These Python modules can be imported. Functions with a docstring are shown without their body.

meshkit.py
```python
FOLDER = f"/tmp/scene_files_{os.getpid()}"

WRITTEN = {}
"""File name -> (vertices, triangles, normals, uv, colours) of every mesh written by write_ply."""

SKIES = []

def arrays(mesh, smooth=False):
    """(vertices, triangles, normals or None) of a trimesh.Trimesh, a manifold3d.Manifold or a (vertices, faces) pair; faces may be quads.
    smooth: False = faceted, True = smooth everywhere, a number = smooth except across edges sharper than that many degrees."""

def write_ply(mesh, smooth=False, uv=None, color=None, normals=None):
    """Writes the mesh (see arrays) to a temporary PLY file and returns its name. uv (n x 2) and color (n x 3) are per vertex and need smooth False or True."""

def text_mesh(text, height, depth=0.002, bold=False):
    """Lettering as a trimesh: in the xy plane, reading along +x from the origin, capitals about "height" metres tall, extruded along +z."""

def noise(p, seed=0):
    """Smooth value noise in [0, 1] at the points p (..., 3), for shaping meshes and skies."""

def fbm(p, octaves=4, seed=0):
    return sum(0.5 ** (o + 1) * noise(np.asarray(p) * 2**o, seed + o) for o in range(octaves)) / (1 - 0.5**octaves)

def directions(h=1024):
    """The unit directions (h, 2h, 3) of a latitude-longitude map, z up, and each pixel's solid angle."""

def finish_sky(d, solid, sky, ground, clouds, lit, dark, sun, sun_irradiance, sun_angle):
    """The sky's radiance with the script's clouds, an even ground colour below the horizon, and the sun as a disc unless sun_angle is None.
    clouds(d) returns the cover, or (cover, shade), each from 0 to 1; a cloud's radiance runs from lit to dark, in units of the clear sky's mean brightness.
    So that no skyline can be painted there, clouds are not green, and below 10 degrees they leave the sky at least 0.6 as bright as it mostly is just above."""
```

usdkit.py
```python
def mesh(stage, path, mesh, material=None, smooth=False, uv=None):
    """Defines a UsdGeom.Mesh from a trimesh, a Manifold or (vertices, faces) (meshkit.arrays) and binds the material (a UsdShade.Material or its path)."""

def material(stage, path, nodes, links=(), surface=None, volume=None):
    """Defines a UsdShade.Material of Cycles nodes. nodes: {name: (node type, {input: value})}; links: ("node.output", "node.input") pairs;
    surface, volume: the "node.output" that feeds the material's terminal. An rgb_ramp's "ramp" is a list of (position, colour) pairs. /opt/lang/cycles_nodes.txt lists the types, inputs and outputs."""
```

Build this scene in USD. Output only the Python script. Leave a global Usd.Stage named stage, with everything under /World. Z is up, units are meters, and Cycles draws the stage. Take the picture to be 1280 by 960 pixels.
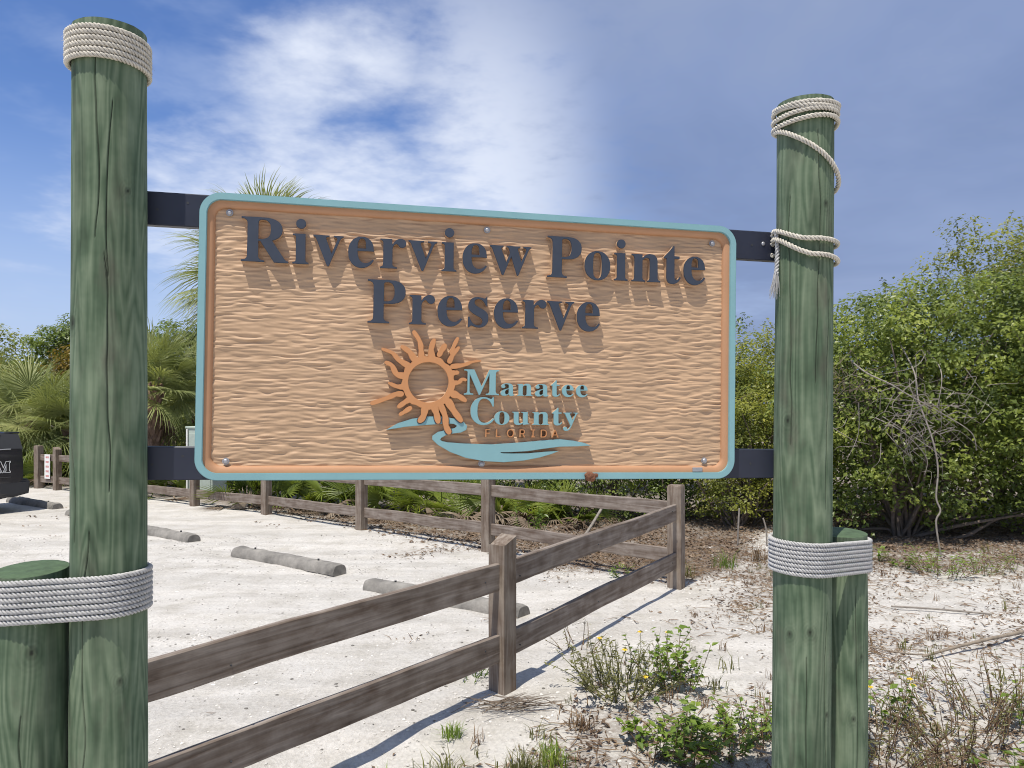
import math
import random
import numpy as np
import trimesh
import shapely
from shapely import affinity
from shapely.geometry import LineString, Point, Polygon, box as sbox
from shapely.ops import unary_union
import usdkit
import meshkit
from pxr import Gf, Sdf, Usd, UsdGeom, UsdLux, UsdShade, Vt

stage = Usd.Stage.CreateInMemory()
UsdGeom.SetStageUpAxis(stage, "Z")
UsdGeom.SetStageMetersPerUnit(stage, 1.0)
UsdGeom.Xform.Define(stage, "/World")
UsdGeom.Scope.Define(stage, "/World/Looks")
RNG = np.random.default_rng(7)
random.seed(7)
PI = math.pi

# ------------------------------------------------------------------ camera, sky, sun, exposure
EYE = np.array([0.0, 0.0, 2.1])
cam = UsdGeom.Camera.Define(stage, "/World/camera")
cam.AddTranslateOp().Set(Gf.Vec3d(*EYE))
cam.AddRotateXOp().Set(90.0)
cam.CreateHorizontalApertureAttr(36.0)
cam.CreateVerticalApertureAttr(27.0)
cam.CreateFocalLengthAttr(27.0)
cam.CreateVerticalApertureOffsetAttr(25 / 1280 * 36)
cam.CreateClippingRangeAttr(Gf.Vec2f(0.05, 2000))
cam.CreateExposureAttr(0.4)

SUN = np.array([-0.195, -0.315, 0.935])
SUN /= np.linalg.norm(SUN)
SKY = dict(strength=0.10)
sun = UsdLux.DistantLight.Define(stage, "/World/sun")
sun.CreateIntensityAttr(1.0)
sun.CreateAngleAttr(0.5)
sun.CreateNormalizeAttr(True)
sun.CreateColorAttr(Gf.Vec3f(1.0, 0.95, 0.87))
_x = np.cross([0, 1, 0], SUN); _x /= np.linalg.norm(_x)
_y = np.cross(SUN, _x)
sun.AddTransformOp().Set(Gf.Matrix4d(*_x, 0, *_y, 0, *SUN, 0, 0, 0, 30, 1))


def sky_material():
    """Physical sky with thin high cloud everywhere, a bright bank of cloud and a grey-blue veil; all by direction."""
    n = {
        "tc": ("texture_coordinate", {}),
        "sky": ("sky_texture", {"sky_type": "single_scattering", "sun_disc": False, "sun_elevation": float(math.asin(SUN[2])),
                                "sun_rotation": float(math.atan2(SUN[0], SUN[1])), "altitude": 0.0, "air_density": 1.0, "aerosol_density": 1.0, "ozone_density": 1.6}),
        "tint": ("mix", {"mix_type": "multiply", "fac": 1.0, "color2": (0.63, 0.79, 1.12)}),
        "sep": ("separate_xyz", {}),
        # flattened cloud-deck coordinates: x/(z+.12), y/(z+.12)
        "zp": ("math", {"math_type": "add", "value2": 0.14}),
        "zq": ("math", {"math_type": "maximum", "value2": 0.05}),
        "cx": ("math", {"math_type": "divide"}), "cy": ("math", {"math_type": "divide"}),
        "deck": ("combine_xyz", {"z": 0.37}),
        "n1": ("noise_texture", {"scale": 1.5, "detail": 7.0, "roughness": 0.52, "distortion": 0.2}),
        "n2": ("noise_texture", {"scale": 5.0, "detail": 6.0, "roughness": 0.55, "distortion": 0.25}),
        "n3": ("noise_texture", {"scale": 13.0, "detail": 6.0, "roughness": 0.6}),
        # bright bank: soft blob round a direction, broken by noise
        "d1": ("mapping", {"location": (0.13, 0.0, -0.36), "scale": (1.0, 1.0, 0.80)}),
    }
    links = [("tc.generated", "sep.vector"), ("sky.color", "tint.color1"), ("sep.z", "zp.value1"), ("zp.value", "zq.value1"),
             ("sep.x", "cx.value1"), ("zq.value", "cx.value2"), ("sep.y", "cy.value1"), ("zq.value", "cy.value2"),
             ("cx.value", "deck.x"), ("cy.value", "deck.y"), ("deck.vector", "n1.vector"), ("deck.vector", "n2.vector"), ("deck.vector", "n3.vector")]
    def M(name, kind, a, b=None, c=None, clamp=False):
        inp = {"math_type": kind}
        if clamp:
            inp["use_clamp"] = True
        for k, v in (("value1", a), ("value2", b), ("value3", c)):
            if v is None:
                continue
            if isinstance(v, str):
                links.append((v, f"{name}.{k}"))
            else:
                inp[k] = float(v)
        n[name] = ("math", inp)
        return f"{name}.value"
    def SS(name, v, a, b):
        n[name] = ("map_range", {"range_type": "smoothstep", "from_min": a, "from_max": b, "clamp": True})
        links.append((v, f"{name}.value"))
        return f"{name}.result"
    del n["d1"]
    def blob(name, dx, dz, sx, sz, ahead=True):
        """squared normalised distance of the view direction (x/y, z/y with y kept off zero) from a point of the sky"""
        ax = M(name + "a", "subtract", "tx.value", dx)
        ax = M(name + "b", "divide", ax, sx)
        az = M(name + "c", "subtract", "tz.value", dz)
        az = M(name + "d", "divide", az, sz)
        q = M(name + "e", "multiply", az, az)
        return M(name + "f", "multiply_add", ax, ax, q)
    M("ysafe", "maximum", "sep.y", 0.08)
    M("tx", "divide", "sep.x", "ysafe.value")
    M("tz", "divide", "sep.z", "ysafe.value")
    nz = M("nz", "subtract", "n1.fac", 0.5)
    nz2 = M("nz2", "subtract", "n2.fac", 0.5)
    nz3 = M("nz3", "subtract", "n3.fac", 0.5)
    mixn = M("mixn", "multiply_add", nz2, 0.60, M("mixn0", "multiply_add", nz3, 0.45, nz))
    # grey-blue veil to the right
    v0 = M("v0", "multiply_add", "tz.value", 0.5, "tx.value")
    v1 = M("v1", "multiply_add", mixn, 0.40, v0)
    veil = SS("veil", v1, -0.02, 0.42)
    veil = M("veil2", "multiply", veil, 0.86)
    # bright bank
    b1 = blob("p", 0.0, 0.36, 0.15, 0.26)
    b2 = blob("q", -0.20, 0.25, 0.40, 0.13)
    b3 = blob("s", -0.21, 0.45, 0.16, 0.10)
    bm = M("bm", "minimum", b1, M("q2", "add", b2, 0.30))
    bm = M("bm2", "minimum", bm, M("s2", "add", b3, 0.45))
    bn = M("bn", "multiply_add", mixn, -1.9, bm)
    bank = SS("bank", bn, 1.60, -0.55)
    right = SS("right", v1, 0.40, 0.08)
    bank = M("bank2", "multiply", bank, right)
    # thin streaks
    ci = SS("ci", M("ci0", "multiply_add", nz2, 0.5, "n1.fac"), 0.50, 0.80)
    ci = M("ci2", "multiply", ci, 0.36)
    # low white haze, thicker to the left
    low = SS("low", "sep.z", 0.36, 0.0)
    low = M("low2", "multiply", low, 0.78)
    # the veil is uneven: paler overhead and in broad bands
    n["vn"] = ("noise_texture", {"scale": 0.9, "detail": 5.0, "roughness": 0.55, "distortion": 0.4})
    links.append(("deck.vector", "vn.vector"))
    vt = M("vt", "multiply_add", "tz.value", 0.75, M("vt0", "multiply_add", "vn.fac", 1.5, -0.62))
    n["vc"] = ("rgb_ramp", {"ramp": [(0.15, VEIL_DARK), (0.5, VEILC), (0.9, VEIL_PALE)]})
    links.append((vt, "vc.fac"))
    for k, (fac, col) in enumerate((("low2.value", LOWC), ("ci2.value", CIRC), ("veil2.value", VEILC), ("bank2.value", BANKC))):
        n[f"m{k}"] = ("mix", {"mix_type": "mix", "color2": col})
        links += [(fac, f"m{k}.fac"), ("tint.color" if k == 0 else f"m{k-1}.color", f"m{k}.color1")]
    links.append(("vc.color", "m2.color2"))
    n["bg"] = ("background_shader", {"strength": SKY["strength"]})
    links.append(("m3.color", "bg.color"))
    return usdkit.material(stage, "/World/Looks/sky", n, links, surface="bg.background")


VEIL_DARK, VEIL_PALE = (1.65, 2.20, 3.75), (2.85, 3.35, 4.60)
LOWC, CIRC, VEILC, BANKC = (4.3, 5.1, 6.9), (4.2, 5.0, 6.8), (2.15, 2.75, 4.4), (6.9, 7.3, 8.1)
dome = UsdLux.DomeLight.Define(stage, "/World/sky")
UsdShade.MaterialBindingAPI.Apply(dome.GetPrim()).Bind(sky_material())
dome.GetPrim().SetCustomDataByKey("kind", "structure")

# ------------------------------------------------------------------ helpers
used = {}


def numbered(path):
    k = used.get(path, -1) + 1
    used[path] = k
    return path if k == 0 else f"{path}_{k:03d}"


def tag(prim, label=None, cat=None, group=None, kind=None):
    prim = prim.GetPrim() if hasattr(prim, "GetPrim") else prim
    for k, v in (("label", label), ("category", cat), ("group", group), ("kind", kind)):
        if v:
            prim.SetCustomDataByKey(k, v)
    return prim


def thing(name, label, cat, loc=(0, 0, 0), rotz=0.0, group=None, kind=None):
    x = UsdGeom.Xform.Define(stage, numbered("/World/" + name))
    if any(loc):
        x.AddTranslateOp().Set(Gf.Vec3d(*map(float, loc)))
    if rotz:
        x.AddRotateZOp().Set(math.degrees(rotz))
    tag(x, label, cat, group, kind)
    return str(x.GetPath())


def part(parent, name, mesh, mat, smooth=30, xf=None, label=None, vals=None):
    p = numbered(f"{parent}/{name}")
    m = usdkit.mesh(stage, p, mesh, mat, smooth=smooth)
    if xf is not None:
        m.AddTransformOp().Set(Gf.Matrix4d(*np.asarray(xf, float).T.ravel()))
    if label:
        m.GetPrim().SetCustomDataByKey("label", label)
    for k, v in (vals or {}).items():
        UsdGeom.PrimvarsAPI(m).CreatePrimvar(k, Sdf.ValueTypeNames.FloatArray, "vertex").Set(Vt.FloatArray.FromNumpy(np.asarray(v, np.float32)))
    return p


def copy_of(src, name, label, cat, loc, rotz=0.0, scale=1.0, group=None):
    x = UsdGeom.Xform.Define(stage, numbered("/World/" + name))
    x.AddTranslateOp().Set(Gf.Vec3d(*map(float, loc)))
    x.AddRotateZOp().Set(math.degrees(rotz))
    if scale != 1.0:
        x.AddScaleOp().Set(Gf.Vec3f(scale, scale, scale))
    x.GetPrim().GetReferences().AddInternalReference(Sdf.Path(src))
    x.GetPrim().SetInstanceable(True)
    tag(x, label, cat, group)
    return x


def proto(name):
    p = stage.CreateClassPrim(f"/World/Looks/{name}")
    return str(p.GetPath())


cat_ = trimesh.util.concatenate


def TM(v, f):
    return trimesh.Trimesh(np.asarray(v, float), np.asarray(f, int), process=False)


def fbm(p, scale=1.0, octaves=4, seed=0):
    """value noise in about -1..1 (numpy, trilinear)"""
    p = np.asarray(p, float) * scale
    out, amp, tot = np.zeros(len(p)), 1.0, 0.0
    for o in range(octaves):
        q = p * 2 ** o + 17.3 * o + seed * 5.77
        i = np.floor(q).astype(np.int64)
        t = q - i
        t = t * t * (3 - 2 * t)
        acc = np.zeros(len(p))
        for dx in (0, 1):
            for dy in (0, 1):
                for dz in (0, 1):
                    h = ((i[:, 0] + dx) * 374761393 + (i[:, 1] + dy) * 668265263 + (i[:, 2] + dz) * 2147483647 + o * 974634777 + seed * 1274126177) & 0xFFFFFFFF
                    h = ((h ^ (h >> 13)) * 1274126177) & 0xFFFFFFFF
                    h = ((h ^ (h >> 16)) * 2246822519) & 0xFFFFFFFF
                    h = (h ^ (h >> 15)) & 0xFFFF
                    w = (t[:, 0] if dx else 1 - t[:, 0]) * (t[:, 1] if dy else 1 - t[:, 1]) * (t[:, 2] if dz else 1 - t[:, 2])
                    acc += w * (h / 32767.5 - 1)
        out += amp * acc
        tot += amp
        amp *= 0.5
    return out / tot


def grid_faces(nu, nv, wrap=False):
    """faces of a (nu x nv) vertex grid, index = i*nv + j; wrap joins j ends"""
    i, j = np.meshgrid(np.arange(nu - 1), np.arange(nv if wrap else nv - 1), indexing="ij")
    a = i * nv + j
    b = i * nv + (j + 1) % nv
    c, d = a + nv, b + nv
    return np.vstack([np.stack([a, b, d], -1).reshape(-1, 3), np.stack([a, d, c], -1).reshape(-1, 3)])


def tube(path, r, sides=6, cap=True, up=(0, 0, 1)):
    path = np.asarray(path, float)
    n = len(path)
    r = np.broadcast_to(np.asarray(r, float), (n,))
    t = np.gradient(path, axis=0)
    t /= np.linalg.norm(t, axis=1, keepdims=True) + 1e-12
    up = np.asarray(up, float)
    if abs(t[0] @ up) > 0.9:
        up = np.array([1.0, 0, 0])
    u = np.empty_like(t)
    u[0] = up - t[0] * (t[0] @ up)
    u[0] /= np.linalg.norm(u[0])
    for k in range(1, n):
        w = u[k - 1] - t[k] * (t[k] @ u[k - 1])
        u[k] = w / (np.linalg.norm(w) + 1e-12)
    v = np.cross(t, u)
    a = np.arange(sides) / sides * 2 * PI
    P = path[:, None] + r[:, None, None] * (np.cos(a)[None, :, None] * u[:, None] + np.sin(a)[None, :, None] * v[:, None])
    V = P.reshape(-1, 3)
    F = grid_faces(n, sides, wrap=True)
    if cap:
        V = np.vstack([V, path[0], path[-1]])
        k = np.arange(sides)
        F = np.vstack([F, np.stack([np.full(sides, n * sides), (k + 1) % sides, k], 1),
                       np.stack([np.full(sides, n * sides + 1), (n - 1) * sides + k, (n - 1) * sides + (k + 1) % sides], 1)])
    return TM(V, F)


def extrude(poly, h, z0=0.0):
    ms = [trimesh.creation.extrude_polygon(g, h, engine="earcut") for g in getattr(poly, "geoms", [poly]) if g.area > 1e-9]
    m = cat_(ms)
    m.apply_translation([0, 0, z0])
    return m


def bevel_plate(poly, h, b, z0=0.0):
    """extruded outline whose front edge is chamfered by b (front = +z)"""
    inner = poly.buffer(-b)
    ms = [extrude(poly, h - b, z0)]
    for g in getattr(poly, "geoms", [poly]):
        gi = g.buffer(-b, join_style="mitre")
        if gi.is_empty:
            continue
        ms.append(extrude(gi, b, z0 + h - b - 1e-4))
    return cat_(ms)


def rbox(lx, ly, lz, r=0.01, centre=(0, 0, 0)):
    """box with chamfered edges"""
    x, y, z = lx / 2, ly / 2, lz / 2
    pts = []
    for sx in (-1, 1):
        for sy in (-1, 1):
            for sz in (-1, 1):
                pts += [(sx * (x - r), sy * (y - r), sz * z), (sx * (x - r), sy * y, sz * (z - r)), (sx * x, sy * (y - r), sz * (z - r))]
    m = trimesh.convex.convex_hull(np.array(pts) + np.asarray(centre))
    return m


def rotz_xf(loc, a):
    c, s = math.cos(a), math.sin(a)
    return np.array([[c, -s, 0, loc[0]], [s, c, 0, loc[1]], [0, 0, 1, loc[2]], [0, 0, 0, 1.0]])


# ------------------------------------------------------------------ materials
def look(name, nodes, links, surface="p.BSDF"):
    return usdkit.material(stage, "/World/Looks/" + name, nodes, links, surface=surface)


def paint(name, color, rough=0.5, var=0.12, scale=14.0, bump=0.0, bscale=120.0, metallic=0.0, spec=0.5, coat=0.0):
    lo = tuple(c * (1 - var) for c in color)
    hi = tuple(min(1, c * (1 + var)) for c in color)
    n = {"tc": ("texture_coordinate", {}), "n": ("noise_texture", {"scale": scale, "detail": 6.0, "roughness": 0.65}),
         "r": ("rgb_ramp", {"ramp": [(0.3, lo), (0.7, hi)]}),
         "p": ("principled_bsdf", {"roughness": rough, "metallic": metallic, "specular_ior_level": spec, "coat_weight": coat})}
    l = [("tc.object", "n.vector"), ("n.fac", "r.fac"), ("r.color", "p.base_color")]
    if bump:
        n["bn"] = ("noise_texture", {"scale": bscale, "detail": 4.0})
        n["b"] = ("bump", {"strength": 1.0, "distance": bump})
        l += [("tc.object", "bn.vector"), ("bn.fac", "b.height"), ("b.normal", "p.normal")]
    return look(name, n, l)


def wood(name, dark, mid, light, axis, stretch=0.06, scale=18.0, rough=0.8, bump=0.0015, wearcol=None, stain=None, ringn=9.0):
    """weathered wood; grain runs along the given object axis; contour lines of stretched noise make the cathedral grain"""
    sc = [1.0, 1.0, 1.0]
    sc[axis] = stretch
    n = {"tc": ("texture_coordinate", {}), "oi": ("object_info", {}),
         "off": ("math", {"math_type": "multiply", "value2": 37.0}),
         "mp": ("mapping", {"scale": tuple(sc)}),
         "g": ("noise_texture", {"dimensions": "4D", "scale": scale, "detail": 8.0, "roughness": 0.62, "distortion": 0.3}),
         "mp2": ("mapping", {"scale": tuple(s if k != axis else stretch * 2.2 for k, s in enumerate(sc))}),
         "c": ("noise_texture", {"dimensions": "4D", "scale": scale * 0.22, "detail": 2.0, "roughness": 0.4, "distortion": 0.2}),
         "cm": ("math", {"math_type": "multiply", "value2": ringn}),
         "cf": ("math", {"math_type": "pingpong", "value2": 0.5}),
         "big": ("noise_texture", {"dimensions": "4D", "scale": scale * 0.12, "detail": 4.0, "roughness": 0.6}),
         "a1": ("math", {"math_type": "multiply_add", "value2": 0.40}),
         "a2": ("math", {"math_type": "multiply_add", "value2": 0.52}),
         "a3": ("math", {"math_type": "multiply", "value2": 0.62}),
         "r": ("rgb_ramp", {"ramp": [(0.36, dark), (0.58, mid), (0.86, light)]}),
         "b": ("bump", {"strength": 1.0, "distance": bump}),
         "p": ("principled_bsdf", {"roughness": rough, "specular_ior_level": 0.25})}
    l = [("tc.object", "mp.vector"), ("tc.object", "mp2.vector"), ("oi.random", "off.value1"), ("off.value", "g.w"), ("off.value", "c.w"), ("off.value", "big.w"),
         ("mp.vector", "g.vector"), ("mp2.vector", "c.vector"), ("tc.object", "big.vector"), ("c.fac", "cm.value1"), ("cm.value", "cf.value1"),
         ("big.fac", "a3.value1"), ("cf.value", "a1.value1"), ("a3.value", "a1.value3"), ("g.fac", "a2.value1"), ("a1.value", "a2.value3"),
         ("a2.value", "r.fac"), ("a2.value", "b.height"), ("b.normal", "p.normal")]
    col = "r.color"
    if stain:
        n["sn"] = ("noise_texture", {"scale": scale * 0.16, "detail": 5.0, "roughness": 0.6})
        n["smp"] = ("mapping", {"scale": tuple(s if k != axis else 0.35 for k, s in enumerate((1.0, 1.0, 1.0))), "location": (3.1, 1.7, 0.4)})
        n["sr"] = ("map_range", {"from_min": 0.56, "from_max": 0.72, "to_max": 0.62, "clamp": True})
        n["sm"] = ("mix", {"mix_type": "mix", "color2": stain})
        l += [("tc.object", "smp.vector"), ("smp.vector", "sn.vector"), ("sn.fac", "sr.value"), ("sr.result", "sm.fac"), (col, "sm.color1")]
        col = "sm.color"
    if wearcol:
        n["at"] = ("attribute", {"attribute": "wear"})
        n["wm"] = ("mix", {"mix_type": "mix", "color2": wearcol})
        l += [("at.fac", "wm.fac"), (col, "wm.color1")]
        col = "wm.color"
    l.append((col, "p.base_color"))
    return look(name, n, l)


def leaf_look(name, colors, trans=0.3, rough=0.36, clump=1.6, spec=0.35):
    """one colour per leaf from the ramp, shifted clump by clump"""
    k = len(colors)
    n = {"ge": ("geometry", {}), "n": ("noise_texture", {"scale": clump, "detail": 3.0}),
         "a": ("math", {"math_type": "multiply", "value2": 0.55}), "b": ("math", {"math_type": "multiply_add", "value2": 1.35}),
         "s": ("math", {"math_type": "subtract", "value2": 0.33}),
         "r": ("rgb_ramp", {"ramp": [((i + 0.3) / k, c) for i, c in enumerate(colors)]}),
         "p": ("principled_bsdf", {"roughness": rough, "specular_ior_level": spec}),
         "t": ("translucent_bsdf", {}), "tm": ("mix", {"mix_type": "multiply", "fac": 1.0, "color2": (1.0, 1.0, 0.55)}),
         "x": ("mix_closure", {"fac": min(0.5, trans * 1.6)})}
    l = [("ge.position", "n.vector"), ("ge.random_per_island", "a.value1"), ("n.fac", "b.value1"), ("a.value", "b.value3"), ("b.value", "s.value1"), ("s.value", "r.fac"),
         ("r.color", "p.base_color"), ("r.color", "tm.color1"), ("tm.color", "t.color"), ("p.BSDF", "x.closure1"), ("t.BSDF", "x.closure2")]
    return look(name, n, l, surface="x.closure")


M_green = wood("treated_green_wood", (0.030, 0.047, 0.026), (0.077, 0.116, 0.067), (0.175, 0.220, 0.140), 2, stretch=0.042, scale=40, bump=0.002, wearcol=(0.018, 0.021, 0.014), stain=(0.090, 0.080, 0.060), ringn=13.0)
M_green_end = paint("green_end_grain", (0.060, 0.098, 0.046), 0.85, 0.3, 20, bump=0.003, bscale=60)
M_rail = wood("weathered_rail_wood", (0.074, 0.053, 0.040), (0.158, 0.122, 0.096), (0.28, 0.237, 0.20), 0, stretch=0.035, scale=52, bump=0.0025, stain=(0.085, 0.047, 0.027), ringn=6)
M_fpost = wood("weathered_post_wood", (0.080, 0.056, 0.040), (0.165, 0.124, 0.093), (0.28, 0.235, 0.19), 2, stretch=0.035, scale=52, bump=0.0025, stain=(0.10, 0.055, 0.028), ringn=6)
M_rope = paint("white_rope", (0.43, 0.42, 0.40), 0.8, 0.22, 60, bump=0.0008, bscale=500)
M_rope_old = paint("aged_rope", (0.52, 0.48, 0.40), 0.85, 0.2, 40, bump=0.0008, bscale=500)
M_face = paint("sandblasted_tan_paint", (0.455, 0.297, 0.175), 0.65, 0.12, 3.0)
M_orange = paint("orange_border_paint", (0.42, 0.220, 0.112), 0.7, 0.06, 8)
M_logo = paint("orange_sun_paint", (0.52, 0.235, 0.09), 0.5, 0.06, 8)
M_teal = paint("teal_paint", (0.20, 0.37, 0.385), 0.45, 0.05, 6)
M_navy = paint("navy_letter_paint", (0.032, 0.041, 0.060), 0.5, 0.1, 20)
M_bar = paint("dark_navy_metal", (0.018, 0.021, 0.036), 0.42, 0.15, 6)
M_steel = paint("galvanised_steel", (0.42, 0.42, 0.43), 0.55, 0.1, 60, metallic=0.9)
M_conc = paint("worn_concrete", (0.215, 0.20, 0.175), 0.9, 0.45, 5, bump=0.006, bscale=50)
M_black = paint("black_car_paint", (0.008, 0.009, 0.013), 0.18, 0.05, 3, coat=0.6)
M_trim = paint("black_plastic_trim", (0.03, 0.031, 0.034), 0.6, 0.1, 30)
M_tyre = paint("tyre_rubber", (0.02, 0.02, 0.02), 0.85, 0.1, 30)
M_rim = paint("wheel_alloy", (0.5, 0.5, 0.52), 0.3, 0.05, 30, metallic=1.0)
M_tail = paint("red_lamp_plastic", (0.35, 0.015, 0.015), 0.2, 0.05, 10)
M_white = paint("white_paint", (0.75, 0.74, 0.70), 0.5, 0.06, 12)
M_red = paint("red_print", (0.55, 0.09, 0.08), 0.6, 0.1, 30)
M_cab = paint("pale_green_cabinet_paint", (0.40, 0.46, 0.40), 0.5, 0.1, 6)
M_carglass = look("dark_car_glass", {"f": ("fresnel", {"IOR": 1.5}), "t": ("transparent_bsdf", {"color": (0.22, 0.27, 0.24)}) , "g": ("glossy_bsdf", {"roughness": 0.03, "color": (0.9, 0.9, 0.9)}), "x": ("mix_closure", {})},
                  [("f.fac", "x.fac"), ("t.BSDF", "x.closure1"), ("g.BSDF", "x.closure2")], surface="x.closure")
M_bark = paint("grey_brown_bark", (0.15, 0.115, 0.085), 0.9, 0.4, 12, bump=0.01, bscale=40)
M_deadwood = paint("bleached_dead_wood", (0.24, 0.21, 0.175), 0.9, 0.3, 20)
M_log = paint("dry_log_bark", (0.24, 0.195, 0.145), 0.9, 0.4, 14, bump=0.004, bscale=60)
M_palmtrunk = paint("palm_trunk_bark", (0.20, 0.125, 0.085), 0.9, 0.35, 9, bump=0.01, bscale=40)
M_nest = paint("mud_brown", (0.17, 0.07, 0.035), 0.95, 0.4, 60, bump=0.004, bscale=150)

L_shrub = leaf_look("shrub_leaves", [(0.055, 0.080, 0.024), (0.170, 0.220, 0.046), (0.360, 0.410, 0.085), (0.600, 0.610, 0.200)], trans=0.28)
L_shrub_y = leaf_look("yellowish_shrub_leaves", [(0.085, 0.105, 0.026), (0.230, 0.255, 0.048), (0.420, 0.420, 0.080), (0.620, 0.550, 0.140)], trans=0.32)
L_dark = leaf_look("dark_tree_leaves", [(0.081, 0.116, 0.026), (0.170, 0.227, 0.043), (0.308, 0.373, 0.072)], trans=0.25)
L_amber = leaf_look("amber_tree_leaves", [(0.099, 0.088, 0.017), (0.242, 0.165, 0.022), (0.363, 0.220, 0.028)], trans=0.3)
L_palm = leaf_look("palm_blades", [(0.160, 0.195, 0.070), (0.310, 0.340, 0.125), (0.560, 0.560, 0.280)], trans=0.22, rough=0.5, clump=0.8)
L_saw = leaf_look("saw_palmetto_blades", [(0.110, 0.155, 0.030), (0.240, 0.300, 0.050), (0.460, 0.470, 0.110)], trans=0.25, rough=0.45, clump=1.2)
L_deadfrond = leaf_look("dead_frond_blades", [(0.13, 0.085, 0.055), (0.24, 0.185, 0.13), (0.36, 0.31, 0.25)], trans=0.1, rough=0.9)
L_weed = leaf_look("weed_leaves", [(0.104, 0.169, 0.031), (0.208, 0.305, 0.052), (0.390, 0.455, 0.091)], trans=0.3, clump=6)
L_olive = leaf_look("olive_weed_leaves", [(0.111, 0.111, 0.047), (0.208, 0.208, 0.072), (0.338, 0.305, 0.117)], trans=0.25, clump=6)
L_dry = leaf_look("dry_stems", [(0.13, 0.075, 0.045), (0.24, 0.16, 0.09), (0.36, 0.27, 0.16)], trans=0.1, rough=0.9, clump=8)
L_litter = leaf_look("fallen_leaves", [(0.10, 0.065, 0.045), (0.20, 0.14, 0.095), (0.32, 0.24, 0.17), (0.46, 0.38, 0.29)], trans=0.05, rough=0.9, clump=3)
L_flower = leaf_look("yellow_petals", [(0.7, 0.48, 0.02), (0.85, 0.6, 0.03)], trans=0.2, clump=5)
M_shell = leaf_look("shell_fragments", [(0.35, 0.33, 0.30), (0.62, 0.59, 0.54), (0.80, 0.77, 0.71)], trans=0.0, rough=0.8, clump=3)

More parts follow.
